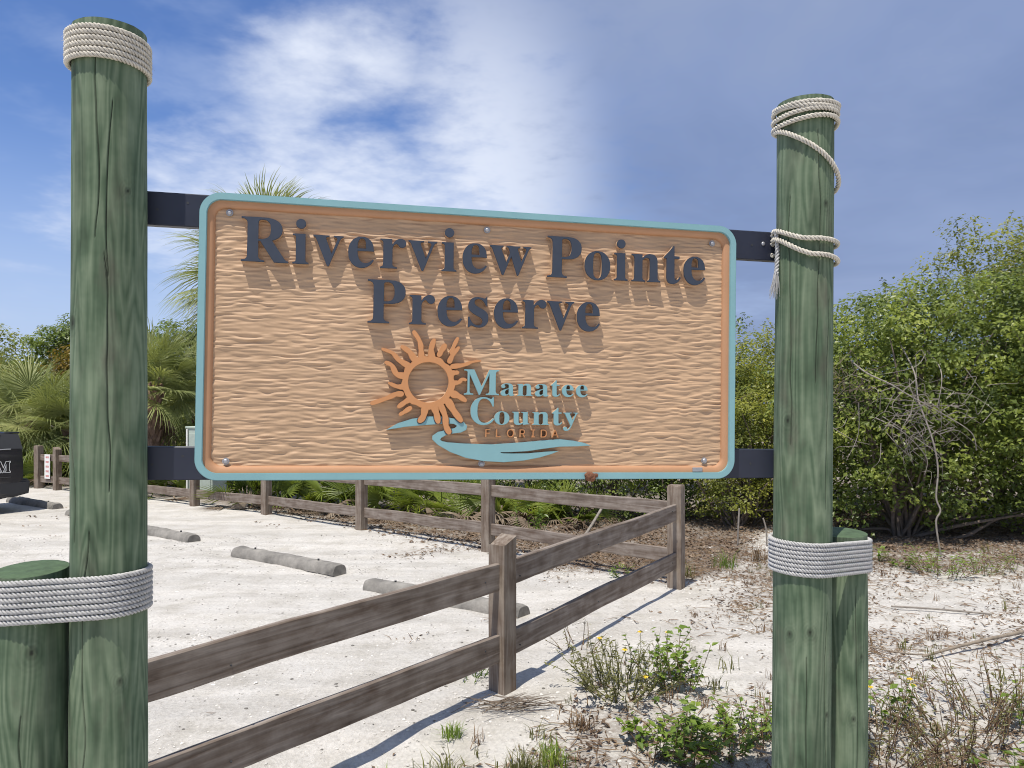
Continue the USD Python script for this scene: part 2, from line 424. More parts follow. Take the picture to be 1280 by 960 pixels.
# outlines of the letters (units of 1/1000 em: advance, polygons) and of the emblem (metres on the sign)
GLYPHS = {
 'R': (703, [[[(23,675),(26,678),(350,678),(404,675),(459,667),(516,650),(568,620),(598,586),(615,549),(622,491),(613,444),(591,404),(565,377),(516,349),(471,331),(655,57),(679,34),(715,26),(714,1),(503,0),(298,317),(272,315),(273,83),(285,51),(299,39),(330,28),(359,26),(360,1),(24,1),(24,26),(75,35),(96,51),(103,63),(110,92),(112,570),(107,605),(93,631),(60,648),(24,654)],[(272,350),(328,348),(384,362),(419,387),(440,421),(452,475),(448,548),(440,577),(425,604),(390,632),(353,642),(315,642),(289,635),(275,615),(272,598)]]]),
 'i': (295, [[[(28,24),(63,34),(73,48),(78,72),(77,405),(66,428),(50,435),(30,437),(30,458),(34,462),(220,462),(222,62),(229,41),(237,32),(268,23),(268,1),(28,0)]],[[(76,601),(77,634),(85,655),(105,676),(131,688),(161,690),(190,680),(211,660),(223,634),(225,604),(216,577),(191,550),(166,540),(134,540),(104,554),(85,574)]]]),
 'v': (456, [[[(-1,437),(-2,462),(243,461),(243,439),(204,433),(194,421),(192,407),(275,187),(358,397),(358,414),(346,430),(304,439),(304,461),(453,461),(453,439),(422,425),(410,411),(395,382),(237,-15),(213,-15),(208,-8),(40,407),(23,430)]]]),
 'e': (448, [[[(29,226),(32,281),(45,335),(69,381),(105,425),(142,451),(191,470),(259,473),(288,468),(316,458),(345,441),(373,415),(388,395),(407,356),(415,326),(422,249),(174,246),(178,185),(190,140),(205,109),(229,84),(253,70),(280,63),(320,65),(352,79),(374,96),(401,127),(422,111),(423,106),(396,67),(372,40),(318,4),(286,-8),(247,-15),(211,-15),(181,-10),(139,7),(112,25),(85,52),(69,75),(48,115),(38,147)],[(173,289),(300,288),(297,380),(287,415),(274,431),(252,442),(230,442),(207,431),(195,417),(178,373),(173,335)]]]),
 'r': (428, [[[(27,22),(63,34),(73,48),(78,72),(78,390),(75,412),(66,428),(50,435),(30,438),(32,461),(215,462),(219,381),(244,417),(268,442),(309,467),(333,473),(367,473),(405,458),(425,431),(432,399),(425,364),(405,340),(382,332),(342,335),(323,350),(299,381),(288,387),(275,387),(257,378),(245,366),(234,347),(225,322),(222,298),(223,62),(230,44),(239,35),(263,27),(292,25),(293,1),(28,0)]]]),
 'w': (646, [[[(-15,437),(-15,462),(206,461),(206,439),(179,431),(170,417),(170,403),(248,194),(313,349),(288,422),(270,437),(251,439),(251,461),(481,461),(481,439),(446,426),(440,415),(440,403),(500,216),(572,386),(577,408),(573,422),(566,430),(530,439),(530,461),(663,460),(663,439),(645,435),(636,428),(615,390),(451,-15),(432,-15),(428,-11),(332,288),(211,-8),(207,-15),(182,-14),(20,407),(3,430)]]]),
 'P': (621, [[[(23,675),(26,678),(352,678),(447,670),(498,657),(545,630),(575,600),(593,571),(608,517),(605,451),(585,400),(547,357),(498,328),(439,312),(399,307),(272,305),(272,94),(275,75),(285,51),(299,39),(330,28),(359,26),(359,0),(24,1),(24,26),(75,35),(96,51),(103,63),(110,92),(112,570),(107,605),(93,631),(60,648),(24,654)],[(272,344),(333,343),(386,360),(411,384),(428,423),(435,467),(435,515),(427,567),(408,608),(393,623),(365,637),(341,642),(298,640),(286,635),(273,617)]]]),
 'o': (501, [[[(29,201),(28,256),(35,299),(50,345),(70,381),(90,407),(122,435),(164,458),(194,468),(224,473),(277,473),(333,460),(363,445),(395,422),(430,381),(452,341),(467,292),(472,257),(470,186),(462,146),(441,97),(410,52),(378,24),(336,0),(304,-10),(270,-15),(206,-12),(162,2),(117,29),(87,57),(60,95),(38,147)],[(173,209),(180,100),(187,68),(197,46),(212,29),(235,18),(258,17),(284,25),(310,54),(322,98),(327,164),(327,288),(315,387),(298,423),(277,440),(260,445),(223,440),(201,421),(190,402),(177,328)]]]),
 'n': (566, [[[(29,0),(27,23),(54,28),(64,35),(73,48),(78,74),(78,388),(68,423),(50,435),(29,439),(29,461),(219,462),(222,403),(265,445),(296,462),(321,470),(340,473),(396,472),(426,462),(447,448),(475,411),(490,357),(493,60),(500,41),(509,32),(541,23),(541,1),(302,1),(302,22),(320,25),(333,32),(345,48),(350,70),(350,343),(342,384),(329,398),(315,403),(289,403),(268,396),(247,383),(220,350),(220,68),(225,46),(236,32),(268,23),(268,1)]]]),
 't': (340, [[[(30,445),(129,547),(168,594),(192,631),(214,631),(215,463),(308,460),(307,415),(215,413),(217,93),(222,76),(231,65),(243,60),(256,60),(279,71),(295,88),(307,110),(330,97),(315,64),(295,35),(270,12),(243,-3),(205,-13),(159,-13),(136,-8),(110,4),(83,37),(72,91),(72,413),(31,415)]]]),
 's': (428, [[[(55,-13),(55,157),(79,156),(92,115),(119,69),(147,42),(183,25),(218,22),(256,32),(276,51),(287,85),(278,117),(254,143),(135,205),(94,237),(75,259),(58,296),(55,344),(62,378),(77,410),(109,445),(140,463),(161,470),(222,475),(317,454),(329,457),(344,475),(362,475),(362,330),(341,331),(321,376),(299,406),(274,426),(247,438),(219,442),(191,437),(166,418),(157,398),(160,363),(179,339),(201,324),(311,268),(345,243),(368,213),(380,179),(383,128),(375,82),(361,54),(348,35),(320,10),(294,-3),(266,-12),(244,-15),(199,-13),(159,-3),(122,12),(105,13),(91,8),(76,-13)]]]),
 'M': (943, [[[(24,0),(22,26),(63,32),(86,42),(98,54),(110,85),(112,591),(107,615),(94,634),(70,647),(23,654),(22,678),(276,677),(472,216),(669,678),(918,678),(918,654),(876,645),(849,626),(837,599),(833,570),(833,117),(837,80),(844,56),(856,40),(878,30),(917,26),(918,0),(588,1),(590,26),(622,30),(651,40),(665,54),(675,85),(675,584),(428,0),(403,0),(397,10),(168,554),(161,569),(157,570),(158,88),(170,53),(182,40),(207,30),(251,26),(252,2)]]]),
 'a': (511, [[[(31,78),(30,107),(37,136),(54,167),(80,193),(110,213),(166,240),(297,285),(297,363),(287,409),(264,431),(233,440),(183,437),(162,426),(157,419),(157,401),(171,380),(183,349),(180,322),(161,298),(144,288),(119,283),(97,285),(72,297),(59,312),(52,327),(50,369),(62,400),(87,428),(124,452),(174,468),(210,473),(279,473),(317,468),(358,457),(385,441),(402,427),(423,391),(435,344),(437,67),(440,56),(447,52),(460,52),(477,61),(489,41),(468,18),(445,2),(418,-10),(392,-15),(354,-13),(327,-3),(315,7),(303,25),(296,49),(261,22),(214,-2),(172,-12),(116,-12),(79,2),(53,23),(38,47)],[(177,104),(189,67),(199,57),(217,50),(244,53),(269,67),(290,86),(297,95),(296,251),(265,243),(236,230),(204,204),(189,182),(180,160)]]]),
 'C': (696, [[[(42,284),(40,379),(48,432),(60,473),(80,518),(102,553),(132,590),(167,621),(212,651),(261,673),(303,685),(344,692),(400,693),(464,683),(560,650),(587,648),(597,652),(613,666),(624,693),(650,692),(649,459),(625,459),(581,548),(551,586),(508,625),(482,640),(442,655),(380,660),(351,655),(321,643),(301,630),(270,598),(240,537),(220,448),(213,324),(222,227),(242,153),(255,124),(279,91),(309,64),(351,43),(397,35),(447,37),(502,52),(549,75),(588,104),(640,156),(665,133),(663,127),(607,63),(561,30),(518,8),(478,-5),(392,-17),(344,-15),(301,-8),(259,3),(214,24),(150,68),(110,112),(85,150),(68,184),(52,232)]]]),
 'u': (558, [[[(19,438),(18,462),(211,461),(212,95),(217,79),(234,60),(252,53),(275,53),(313,69),(340,99),(338,398),(333,416),(321,430),(282,439),(282,461),(481,461),(483,80),(496,55),(508,48),(536,43),(536,20),(440,10),(342,-15),(338,56),(320,35),(285,9),(232,-12),(210,-15),(164,-13),(131,-3),(112,9),(95,27),(82,52),(70,99),(68,381),(65,405),(53,428),(34,437)]]]),
 'y': (446, [[[(-9,-139),(-7,-101),(5,-80),(27,-63),(55,-58),(76,-62),(102,-80),(110,-99),(112,-139),(122,-147),(137,-145),(161,-123),(178,-97),(193,-65),(208,-11),(50,384),(38,407),(19,431),(-6,438),(-6,461),(241,461),(241,438),(199,430),(192,419),(192,400),(276,181),(353,393),(353,417),(350,424),(337,433),(302,437),(302,461),(446,461),(446,439),(417,424),(392,377),(235,-55),(200,-131),(181,-160),(160,-183),(136,-198),(99,-208),(61,-208),(37,-202),(18,-190),(2,-171)]]]),
 '_F': (591, [[[(90,0),(89,727),(527,728),(527,647),(182,646),(182,397),(494,397),(495,317),(182,315),(182,1)]]]),
 '_L': (566, [[[(90,0),(88,727),(180,728),(182,83),(517,82),(518,2)]]]),
 '_O': (765, [[[(61,331),(60,394),(70,472),(88,535),(114,586),(145,632),(192,676),(254,713),(297,728),(359,738),(424,737),(474,727),(541,698),(592,662),(633,615),(670,551),(690,494),(703,417),(705,333),(693,248),(672,180),(635,115),(588,63),(533,25),(469,0),(407,-10),(359,-10),(311,-3),(254,15),(185,57),(132,113),(95,177),(72,248)],[(150,337),(158,273),(180,208),(210,159),(249,120),(300,92),(350,78),(402,77),(462,90),(514,119),(549,152),(580,198),(597,236),(613,315),(615,391),(610,438),(597,492),(580,531),(556,568),(523,603),(494,623),(447,643),(402,652),(350,650),(313,642),(278,626),(239,600),(217,578),(190,539),(172,500),(157,447),(150,392)]]]),
 '_R': (643, [[[(90,0),(89,727),(364,728),(429,718),(486,695),(515,675),(537,653),(565,608),(582,552),(585,484),(572,417),(546,369),(513,334),(452,298),(611,1),(506,2),(356,283),(184,283),(182,1)],[(182,369),(373,368),(415,378),(451,399),(466,414),(481,439),(493,488),(493,522),(487,557),(463,601),(444,618),(417,633),(372,645),(182,646)]]]),
 '_I': (441, [[[(47,0),(46,81),(173,83),(173,645),(46,647),(45,727),(396,728),(396,647),(267,645),(267,84),(396,81),(396,1)]]]),
 '_D': (721, [[[(90,0),(89,727),(372,727),(422,718),(466,705),(521,676),(567,640),(613,578),(637,528),(657,449),(662,405),(662,326),(655,271),(633,194),(605,139),(580,105),(528,59),(481,32),(436,15),(344,0)],[(182,84),(335,82),(385,88),(425,100),(457,115),(486,135),(515,164),(543,209),(565,275),(573,338),(572,413),(560,475),(540,527),(515,566),(478,601),(437,625),(390,640),(342,647),(182,645)]]]),
 '_A': (690, [[[(28,0),(32,19),(289,726),(396,728),(663,1),(567,1),(494,203),(197,203),(125,1)],[(225,289),(227,285),(464,286),(387,507),(344,647),(338,640),(300,509)]]])}
SUNC = (-0.2518, -0.176)
RAYS = [
 ([(-0.2833, -0.0682), (-0.2864, -0.0321), (-0.2931, 0.0039), (-0.3183, 0.0444)], 0.0250, 0.0177),
 ([(-0.2379, -0.0669), (-0.2411, -0.0281), (-0.2303, 0.0111)], 0.0291, 0.0187),
 ([(-0.206, -0.053), (-0.1943, -0.0319), (-0.1821, -0.0123)], 0.0208, 0.0239),
 ([(-0.1588, -0.0803), (-0.1451, -0.0513), (-0.1204, -0.0193)], 0.0229, 0.0156),
 ([(-0.1454, -0.1034), (-0.0931, -0.0942), (-0.0564, -0.0802), (-0.0194, -0.075)], 0.0229, 0.0062),
 ([(-0.145, -0.132), (-0.1319, -0.1307), (-0.1225, -0.1299)], 0.0229, 0.0167),
 ([(-0.1391, -0.1761), (-0.1156, -0.173), (-0.1027, -0.1592), (-0.0858, -0.1619)], 0.0208, 0.0125),
 ([(-0.141, -0.2256), (-0.1173, -0.2345), (-0.0866, -0.2533)], 0.0333, 0.0177),
 ([(-0.1614, -0.2623), (-0.1373, -0.3009), (-0.1053, -0.3421)], 0.0343, 0.0229),
 ([(-0.1976, -0.2733), (-0.1761, -0.3248), (-0.1713, -0.3663), (-0.1584, -0.3947)], 0.0260, 0.0250),
 ([(-0.2259, -0.2841), (-0.2141, -0.315), (-0.2069, -0.3485)], 0.0312, 0.0239),
 ([(-0.2646, -0.2847), (-0.2717, -0.3261), (-0.2868, -0.3469)], 0.0312, 0.0229),
 ([(-0.3293, -0.2497), (-0.3545, -0.2665), (-0.3797, -0.2854)], 0.0260, 0.0187),
 ([(-0.3731, -0.3197), (-0.3564, -0.3092), (-0.3312, -0.2919)], 0.0146, 0.0219),
 ([(-0.4959, -0.2729), (-0.4309, -0.2489), (-0.3957, -0.2319), (-0.3704, -0.2299)], 0.0177, 0.0250),
 ([(-0.3606, -0.1989), (-0.3912, -0.1969), (-0.4228, -0.1837)], 0.0250, 0.0125),
 ([(-0.3588, -0.15), (-0.392, -0.1431), (-0.4128, -0.1067), (-0.4383, -0.093)], 0.0291, 0.0156),
 ([(-0.3391, -0.1058), (-0.3828, -0.0812), (-0.4112, -0.0512), (-0.4544, -0.0346)], 0.0271, 0.0114),
 ([(-0.3165, -0.0743), (-0.3375, -0.0439), (-0.3684, -0.0227)], 0.0291, 0.0177),
 ([(-0.1504, -0.041), (-0.1404, -0.0121), (-0.1247, 0.0223)], 0.0177, 0.0156),
 ([(-0.1451, -0.0497), (-0.1525, -0.0411), (-0.1505, -0.0374)], 0.0187, 0.0156),
]
WAVE = [(-0.4344, -0.3889), (-0.3829, -0.3586), (-0.322, -0.3385), (-0.2517, -0.327), (-0.1807, -0.3279), (-0.1269, -0.3361), (-0.0908, -0.35), (-0.0752, -0.3677), (-0.0795, -0.3856), (-0.1036, -0.3974), (-0.135, -0.4013), (-0.1706, -0.4096), (-0.1909, -0.4222), (-0.1952, -0.4311), (-0.1863, -0.4363), (-0.1612, -0.4415), (-0.0894, -0.4464), (0.0375, -0.4493), (0.1755, -0.4395), (0.2781, -0.4297), (0.3534, -0.4237), (0.42, -0.4306), (0.468, -0.4395), (0.5037, -0.4522), (0.4395, -0.4562), (0.3539, -0.4585), (0.2786, -0.468), (0.2039, -0.4792), (0.1298, -0.484), (0.0609, -0.4852), (0.0931, -0.4896), (0.1299, -0.4904), (0.204, -0.4892), (0.2787, -0.4826), (0.3503, -0.4778), (0.3165, -0.4916), (0.2603, -0.5081), (0.1859, -0.5219), (0.0936, -0.5301), (0.0021, -0.5249), (-0.0795, -0.5107), (-0.1517, -0.4841), (-0.2056, -0.4533), (-0.2308, -0.4295), (-0.231, -0.4136), (-0.2064, -0.3957), (-0.162, -0.3855), (-0.1308, -0.3772), (-0.1211, -0.3682), (-0.1356, -0.3594), (-0.1714, -0.3571), (-0.2069, -0.3611), (-0.2776, -0.3671), (-0.3477, -0.374), (-0.4085, -0.3843)]

# ------------------------------------------------------------------ ground
FENCE_NEAR = np.array([(5.08, 13.97), (1.88, 8.80), (-0.07, 5.65), (-1.777, 3.75), (-2.54, 2.90), (-6.0, -1.0)])
FENCE_BACK = np.array([(1.88, 8.80), (-0.34, 10.95), (-2.50, 12.76), (-4.67, 14.60), (-6.55, 15.85), (-8.80, 17.30), (-11.10, 18.75), (-11.80, 19.15)])


def side_of(P, line):
    """signed distance to a polyline, positive on the right of its direction"""
    best, sgn = np.full(len(P), 1e9), np.zeros(len(P))
    for a, b in zip(line[:-1], line[1:]):
        d = b - a
        L = np.linalg.norm(d)
        t = np.clip(((P - a) @ d) / L ** 2, 0, 1)
        q = a + t[:, None] * d
        r = np.linalg.norm(P - q, axis=1)
        c = d[0] * (P[:, 1] - a[1]) - d[1] * (P[:, 0] - a[0])
        m = r < best
        best = np.where(m, r, best)
        sgn = np.where(m, -np.sign(c), sgn)
    return best * sgn


def sstep(x, a, b):
    t = np.clip((x - a) / (b - a), 0, 1)
    return t * t * (3 - 2 * t)


SPOTS = [(0.62, 5.35, 0.55, 0.38), (1.15, 4.75, 0.70, 0.60), (1.55, 4.55, 0.35, 0.35), (0.15, 4.62, 0.60, 0.60), (-0.35, 4.45, 0.3, 0.45), (2.55, 4.65, 0.85, 0.55), (3.3, 4.6, 0.6, 0.5),
         (3.05, 6.85, 0.55, 0.55), (4.2, 6.6, 0.7, 0.35), (5.3, 10.3, 0.8, 0.5), (7.2, 10.4, 1.0, 0.5), (3.2, 10.6, 0.9, 0.7), (2.6, 9.6, 0.6, 0.5), (2.9, 8.7, 0.9, 0.3),
         (1.15, 10.2, 0.8, 0.55), (-1.2, 10.95, 0.55, 0.55), (0.25, 9.75, 0.6, 0.5), (1.9, 7.6, 0.5, 0.12)]


def litter(P):
    P = np.asarray(P, float)
    near = side_of(P, FENCE_NEAR[::-1])      # >0 on the camera's right side of the near fence
    back = side_of(P, FENCE_BACK)             # >0 behind the back fence
    behind_lot = sstep(back, -0.35, 0.7) * (1 - sstep(near, -0.4, 0.4))
    a = 0.85 * behind_lot
    right = sstep(near, 0.15, 0.9)
    a = np.maximum(a, right * (0.27 + 0.10 * sstep(P[:, 1], 7.5, 9.5)))
    for x, y, r, s in SPOTS:
        a = a + s * np.exp(-((P[:, 0] - x) ** 2 + (P[:, 1] - y) ** 2) / (r * r)) * np.maximum(right, behind_lot * 0.3 + (0.8 if y > 9.4 else 0))
    a = np.maximum(a, 0.9 * sstep(P[:, 1] + 0.75 * P[:, 0] * (P[:, 0] < 0), 21, 24))
    a = np.maximum(a, right * 0.9 * sstep(P[:, 1], 10.2, 11.2))
    return np.clip(a, 0, 1)


def gz(x, y):
    x, y = np.atleast_1d(np.asarray(x, float)), np.atleast_1d(np.asarray(y, float))
    P = np.stack([x, y, np.zeros_like(x)], 1)
    near = np.exp(-((x - 1) ** 2 + (y - 6) ** 2) / 400.0)
    dip = -0.20 * (1 - sstep(y, 4.1, 5.6)) * sstep(x + 0.55 * (5.6 - y), -1.8, 0.2)
    return (0.032 * fbm(P, 0.7, 3, 3) + 0.020 * fbm(P, 3.6, 3, 5)) * near + dip


def spaced(lo, hi, c, fine, n):
    """coordinates from lo to hi, spaced finely about c"""
    t = np.linspace(-1, 1, n)
    k = 4.2
    s = np.sinh(k * t) / math.sinh(k)
    return np.where(s < 0, c + s * (c - lo), c + s * (hi - c))


gx, gy = spaced(-260, 260, 0.8, 0.05, 420), spaced(-60, 460, 6.0, 0.05, 420)
GX, GY = np.meshgrid(gx, gy, indexing="ij")
gv = np.stack([GX.ravel(), GY.ravel(), gz(GX.ravel(), GY.ravel())], 1)
gf = grid_faces(len(gx), len(gy))[:, ::-1]
M_ground = look("white_shell_sand", {
    "ge": ("geometry", {}), "at": ("attribute", {"attribute": "litter"}),
    "n1": ("noise_texture", {"scale": 2.2, "detail": 7.0, "roughness": 0.68}),
    "n2": ("noise_texture", {"scale": 38.0, "detail": 6.0, "roughness": 0.75}),
    "n3": ("noise_texture", {"scale": 0.55, "detail": 5.0, "roughness": 0.6}),
    "n4": ("noise_texture", {"scale": 16.0, "detail": 6.0, "roughness": 0.75}),
    "vo": ("voronoi_texture", {"scale": 26.0}) if False else ("noise_texture", {"scale": 130.0, "detail": 2.0}),
    "sand": ("rgb_ramp", {"ramp": [(0.30, (0.46, 0.43, 0.375)), (0.5, (0.57, 0.54, 0.49)), (0.7, (0.62, 0.595, 0.55))]}),
    "speck": ("map_range", {"from_min": 0.56, "from_max": 0.70, "to_max": 0.60, "clamp": True}),
    "trk": ("noise_texture", {"scale": 1.0, "detail": 4.0, "roughness": 0.6}), "tmp": ("mapping", {"rotation": (0.0, 0.0, -0.62), "scale": (0.28, 2.4, 1.0)}),
    "tr": ("map_range", {"from_min": 0.40, "from_max": 0.62, "to_min": 0.86, "to_max": 1.04, "clamp": True}), "tm": ("mix", {"mix_type": "multiply", "fac": 1.0}), "fr": ("map_range", {"from_min": 0.34, "from_max": 0.66, "to_min": 0.82, "to_max": 1.12, "clamp": True}), "fm": ("mix", {"mix_type": "multiply", "fac": 1.0}),
    "sp": ("mix", {"mix_type": "mix", "color2": (0.27, 0.24, 0.21)}),
    "dirt": ("rgb_ramp", {"ramp": [(0.3, (0.075, 0.055, 0.042)), (0.5, (0.17, 0.135, 0.105)), (0.7, (0.32, 0.275, 0.23))]}),
    "t1": ("math", {"math_type": "multiply_add", "value2": 1.0, "value3": -0.5}),
    "t2": ("math", {"math_type": "multiply_add", "value2": 1.1}),
    "t3": ("math", {"math_type": "multiply_add", "value2": 1.3}),
    "t4": ("math", {"math_type": "subtract", "value2": 0.5}),
    "mask": ("map_range", {"range_type": "smoothstep", "from_min": 0.34, "from_max": 1.0, "clamp": True}),
    "sum": ("math", {"math_type": "multiply_add", "value2": 0.5}),
    "mx": ("mix", {"mix_type": "mix"}),
    "b": ("bump", {"strength": 1.0, "distance": 0.030}),
    "p": ("principled_bsdf", {"roughness": 0.95, "specular_ior_level": 0.15})},
    [("ge.position", x + ".vector") for x in ("n1", "n2", "n3", "n4", "vo")] + [
     ("n2.fac", "sum.value1"), ("n1.fac", "sum.value3"), ("n1.fac", "sand.fac"), ("n4.fac", "speck.value"), ("speck.result", "sp.fac"), ("ge.position", "tmp.vector"), ("tmp.vector", "trk.vector"), ("trk.fac", "tr.value"), ("tr.result", "tm.color2"), ("sand.color", "tm.color1"), ("tm.color", "fm.color1"), ("n2.fac", "fr.value"), ("fr.result", "fm.color2"), ("fm.color", "sp.color1"),
     ("n4.fac", "dirt.fac"), ("n1.fac", "t1.value1"), ("t1.value", "t2.value1"), ("at.fac", "t2.value3"), ("n4.fac", "t4.value1"), ("t4.value", "t3.value1"), ("t2.value", "t3.value3"),
     ("t3.value", "mask.value"), ("mask.result", "mx.fac"), ("sp.color", "mx.color1"), ("dirt.color", "mx.color2"), ("mx.color", "p.base_color"),
     ("sum.value", "b.height"), ("b.normal", "p.normal")])
gp = usdkit.mesh(stage, "/World/ground", TM(gv, gf), M_ground, smooth=True)
UsdGeom.PrimvarsAPI(gp).CreatePrimvar("litter", Sdf.ValueTypeNames.FloatArray, "vertex").Set(Vt.FloatArray.FromNumpy((litter(gv[:, :2]) * (0.62 + 0.38 * sstep(gv[:, 1], 7.0, 10.0))).astype(np.float32)))
tag(gp, kind="structure")

# ------------------------------------------------------------------ pilings


def piling(name, label, cx, cy, r, ztop, seed, cracks=(), knots=(), zbot=-0.35, lean=(0.0, 0.0), tilt=(0.0, 0.0), group=None):
    """cracks: (angle, z0, z1, wander); knots: (angle, z, size). Angles: 0 faces the camera (-y), positive to the right."""
    root = thing(name, label, "wooden post", (cx, cy, 0), group=group)
    nth, nz = 300, int((ztop - zbot) / 0.0095)
    th, z = np.linspace(0, 2 * PI, nth, endpoint=False), np.linspace(zbot, ztop, nz)
    Z, T = np.meshgrid(z, th, indexing="ij")
    zz, tt = Z.ravel(), T.ravel()
    c3 = np.stack([np.sin(tt) * 0.15, -np.cos(tt) * 0.15, zz * 0.16], 1)
    rr = r * (1.0 - 0.012 * (zz - 1.0)) + 0.0045 * fbm(c3, 5.0, 2, seed) + 0.0012 * fbm(c3 * [1, 1, 0.5], 55.0, 2, seed + 3)
    # shallow flats left by the peeling machine
    rr = rr - 0.0028 * np.maximum(0, fbm(c3 * [1, 1, 0.6], 11.0, 1, seed + 9))
    wear = np.zeros_like(zz)
    for a0, z0, z1, wd in cracks:
        path = a0 + wd * fbm(np.stack([zz * 0, zz * 0 + seed, zz], 1), 1.8, 3, seed + int(abs(a0) * 50))
        w = 0.0016 * np.clip(np.minimum(zz - z0, z1 - zz) / 0.25, 0, 1) ** 0.6
        d = np.abs((tt - path + PI) % (2 * PI) - PI) * r
        k = np.clip(1 - d / (w + 0.0022), 0, 1) * (w > 0)
        rr -= 0.007 * k
        wear = np.maximum(wear, np.clip(k * 0.9, 0, 0.8))
    for a0, z0, s in knots:
        dx, dz = ((tt - a0 + PI) % (2 * PI) - PI) * r, (zz - z0) * 0.75
        d = np.sqrt(dx ** 2 + dz ** 2) / s
        rings = (0.5 + 0.5 * np.cos(d * 11 + 1.5 * fbm(c3, 20, 2, 5))) * np.exp(-(d / 1.9) ** 2) * 0.30
        core = np.exp(-(d / 0.45) ** 2) * 0.85
        wear = np.maximum(wear, rings + core)
        rr += 0.004 * np.exp(-(d / 1.1) ** 2) - 0.004 * core
    # soft darker smears and damp foot
    wear = np.maximum(wear, 0.30 * sstep(fbm(c3 * [1, 1, 0.8], 9.0, 4, seed + 21), 0.12, 0.45))
    wear = np.clip(wear + 0.30 * sstep(-zz, -0.18, 0.0), 0, 1)
    lx, ly = lean
    topz = np.where(Z.ravel() > ztop - 1e-6, 1.0, 0.0)
    V = np.stack([rr * np.sin(tt) + lx * zz, -rr * np.cos(tt) + ly * zz, zz + topz * (tilt[0] * np.sin(tt) * r - tilt[1] * np.cos(tt) * r)], 1)
    F = grid_faces(nz, nth, wrap=True)
    part(root, "shaft", TM(V, F[:, ::-1] if False else F), M_green, smooth=True, vals={"wear": wear})
    ring = V[-nth:]
    c = ring.mean(0)
    rings, nr = [], 8
    for q in range(nr):
        s = 1 - q / nr
        w = c + (ring - c) * s
        w[:, 2] += 0.006 * (1 - s ** 6) * (q > 0) + 0.0015 * fbm(w, 40, 2, seed)
        rings.append(w)
    Vc = np.vstack(rings + [c + [0, 0, 0.006]])
    Fc = grid_faces(nr, nth, wrap=True)
    k = np.arange(nth)
    Fc = np.vstack([Fc, np.stack([(nr - 1) * nth + k, (nr - 1) * nth + (k + 1) % nth, np.full(nth, nr * nth)], 1)])
    part(root, "end_grain", TM(Vc, Fc), M_green_end, smooth=30)
    return root


POST_L, POST_R = (-1.652, 3.147, 0.1425), (1.413, 3.766, 0.1365)
SHORT_L, SHORT_R = (-1.932, 3.088, 0.1355), (1.667, 3.913, 0.1325)
piling("tall_piling", "tall green round timber post left of the sign, thick rope band near its top", *POST_L, 3.618, 11,
       cracks=[(0.22, 2.75, 3.5, 0.4), (0.50, 1.75, 2.7, 0.35), (-0.15, 0.6, 1.6, 0.5), (0.5, 2.6, 3.3, 0.2), (2.5, 0.5, 3.0, 0.3), (-0.75, 1.55, 2.0, 0.6)],
       knots=[(-0.66, 2.42, 0.034), (0.75, 1.0, 0.02), (0.95, 2.95, 0.018)], lean=(0.0015, 0.0), group="tall green posts that carry the sign")
piling("tall_piling", "tall green round timber post right of the sign, loose white rope spiralling down it", *POST_R, 3.568, 23,
       cracks=[(0.12, 2.2, 3.4, 0.3), (0.55, 1.6, 2.6, 0.25), (-0.3, 0.1, 0.9, 0.3), (0.62, 0.2, 1.1, 0.2), (-0.9, 1.9, 3.1, 0.3)],
       knots=[(-0.90, 2.02, 0.030), (-0.09, 1.02, 0.024), (-0.76, 1.0, 0.022), (0.42, 3.05, 0.024), (0.6, 0.62, 0.02)], lean=(0.007, 0.0), group="tall green posts that carry the sign")
piling("short_piling", "short green round post cut low beside the left sign post", *SHORT_L, 1.437, 37,
       cracks=[(-0.35, 0.3, 1.1, 0.3), (0.4, 0.2, 0.9, 0.4)], knots=[(0.56, 1.135, 0.032), (0.9, 0.5, 0.02)], tilt=(0.0, 0.07), group="short green posts lashed to the tall ones")
piling("short_piling", "short green round post half behind the right sign post, grass at its foot", *SHORT_R, 1.447, 41,
       cracks=[(0.25, 0.2, 1.2, 0.2)], knots=[(0.45, 0.85, 0.018), (0.1, 0.55, 0.02)], tilt=(0.0, 0.05), group="short green posts lashed to the tall ones")

# ------------------------------------------------------------------ ropes


def rope_mesh(path, R=0.0105, pitch=0.052, phase=0.0, sides=5):
    """three-strand laid rope along a densely sampled path"""
    path = np.asarray(path, float)
    s = np.concatenate([[0], np.cumsum(np.linalg.norm(np.diff(path, axis=0), axis=1))])
    t = np.gradient(path, axis=0)
    t /= np.linalg.norm(t, axis=1, keepdims=True)
    ref = np.tile([0.0, 0, 1.0], (len(path), 1))
    ref[np.abs(t[:, 2]) > 0.93] = [0.3, 1.0, 0.0]
    u = np.cross(t, ref); u /= np.linalg.norm(u, axis=1, keepdims=True)
    v = np.cross(t, u)
    out = []
    for k in range(3):
        a = 2 * PI * s / pitch + 2 * PI * k / 3 + phase
        out.append(tube(path + R * 0.58 * (np.cos(a)[:, None] * u + np.sin(a)[:, None] * v), R * 0.47, sides))
    return cat_(out)


def outline_path(circles, clearance, n=260):
    """closed outline wrapped tightly round one or more circles, as points"""
    sh = unary_union([Point(x, y).buffer(r + clearance, 64) for x, y, r in circles]).convex_hull
    ring = sh.exterior
    return np.array([ring.interpolate(k / n, normalized=True).coords[0] for k in range(n)])


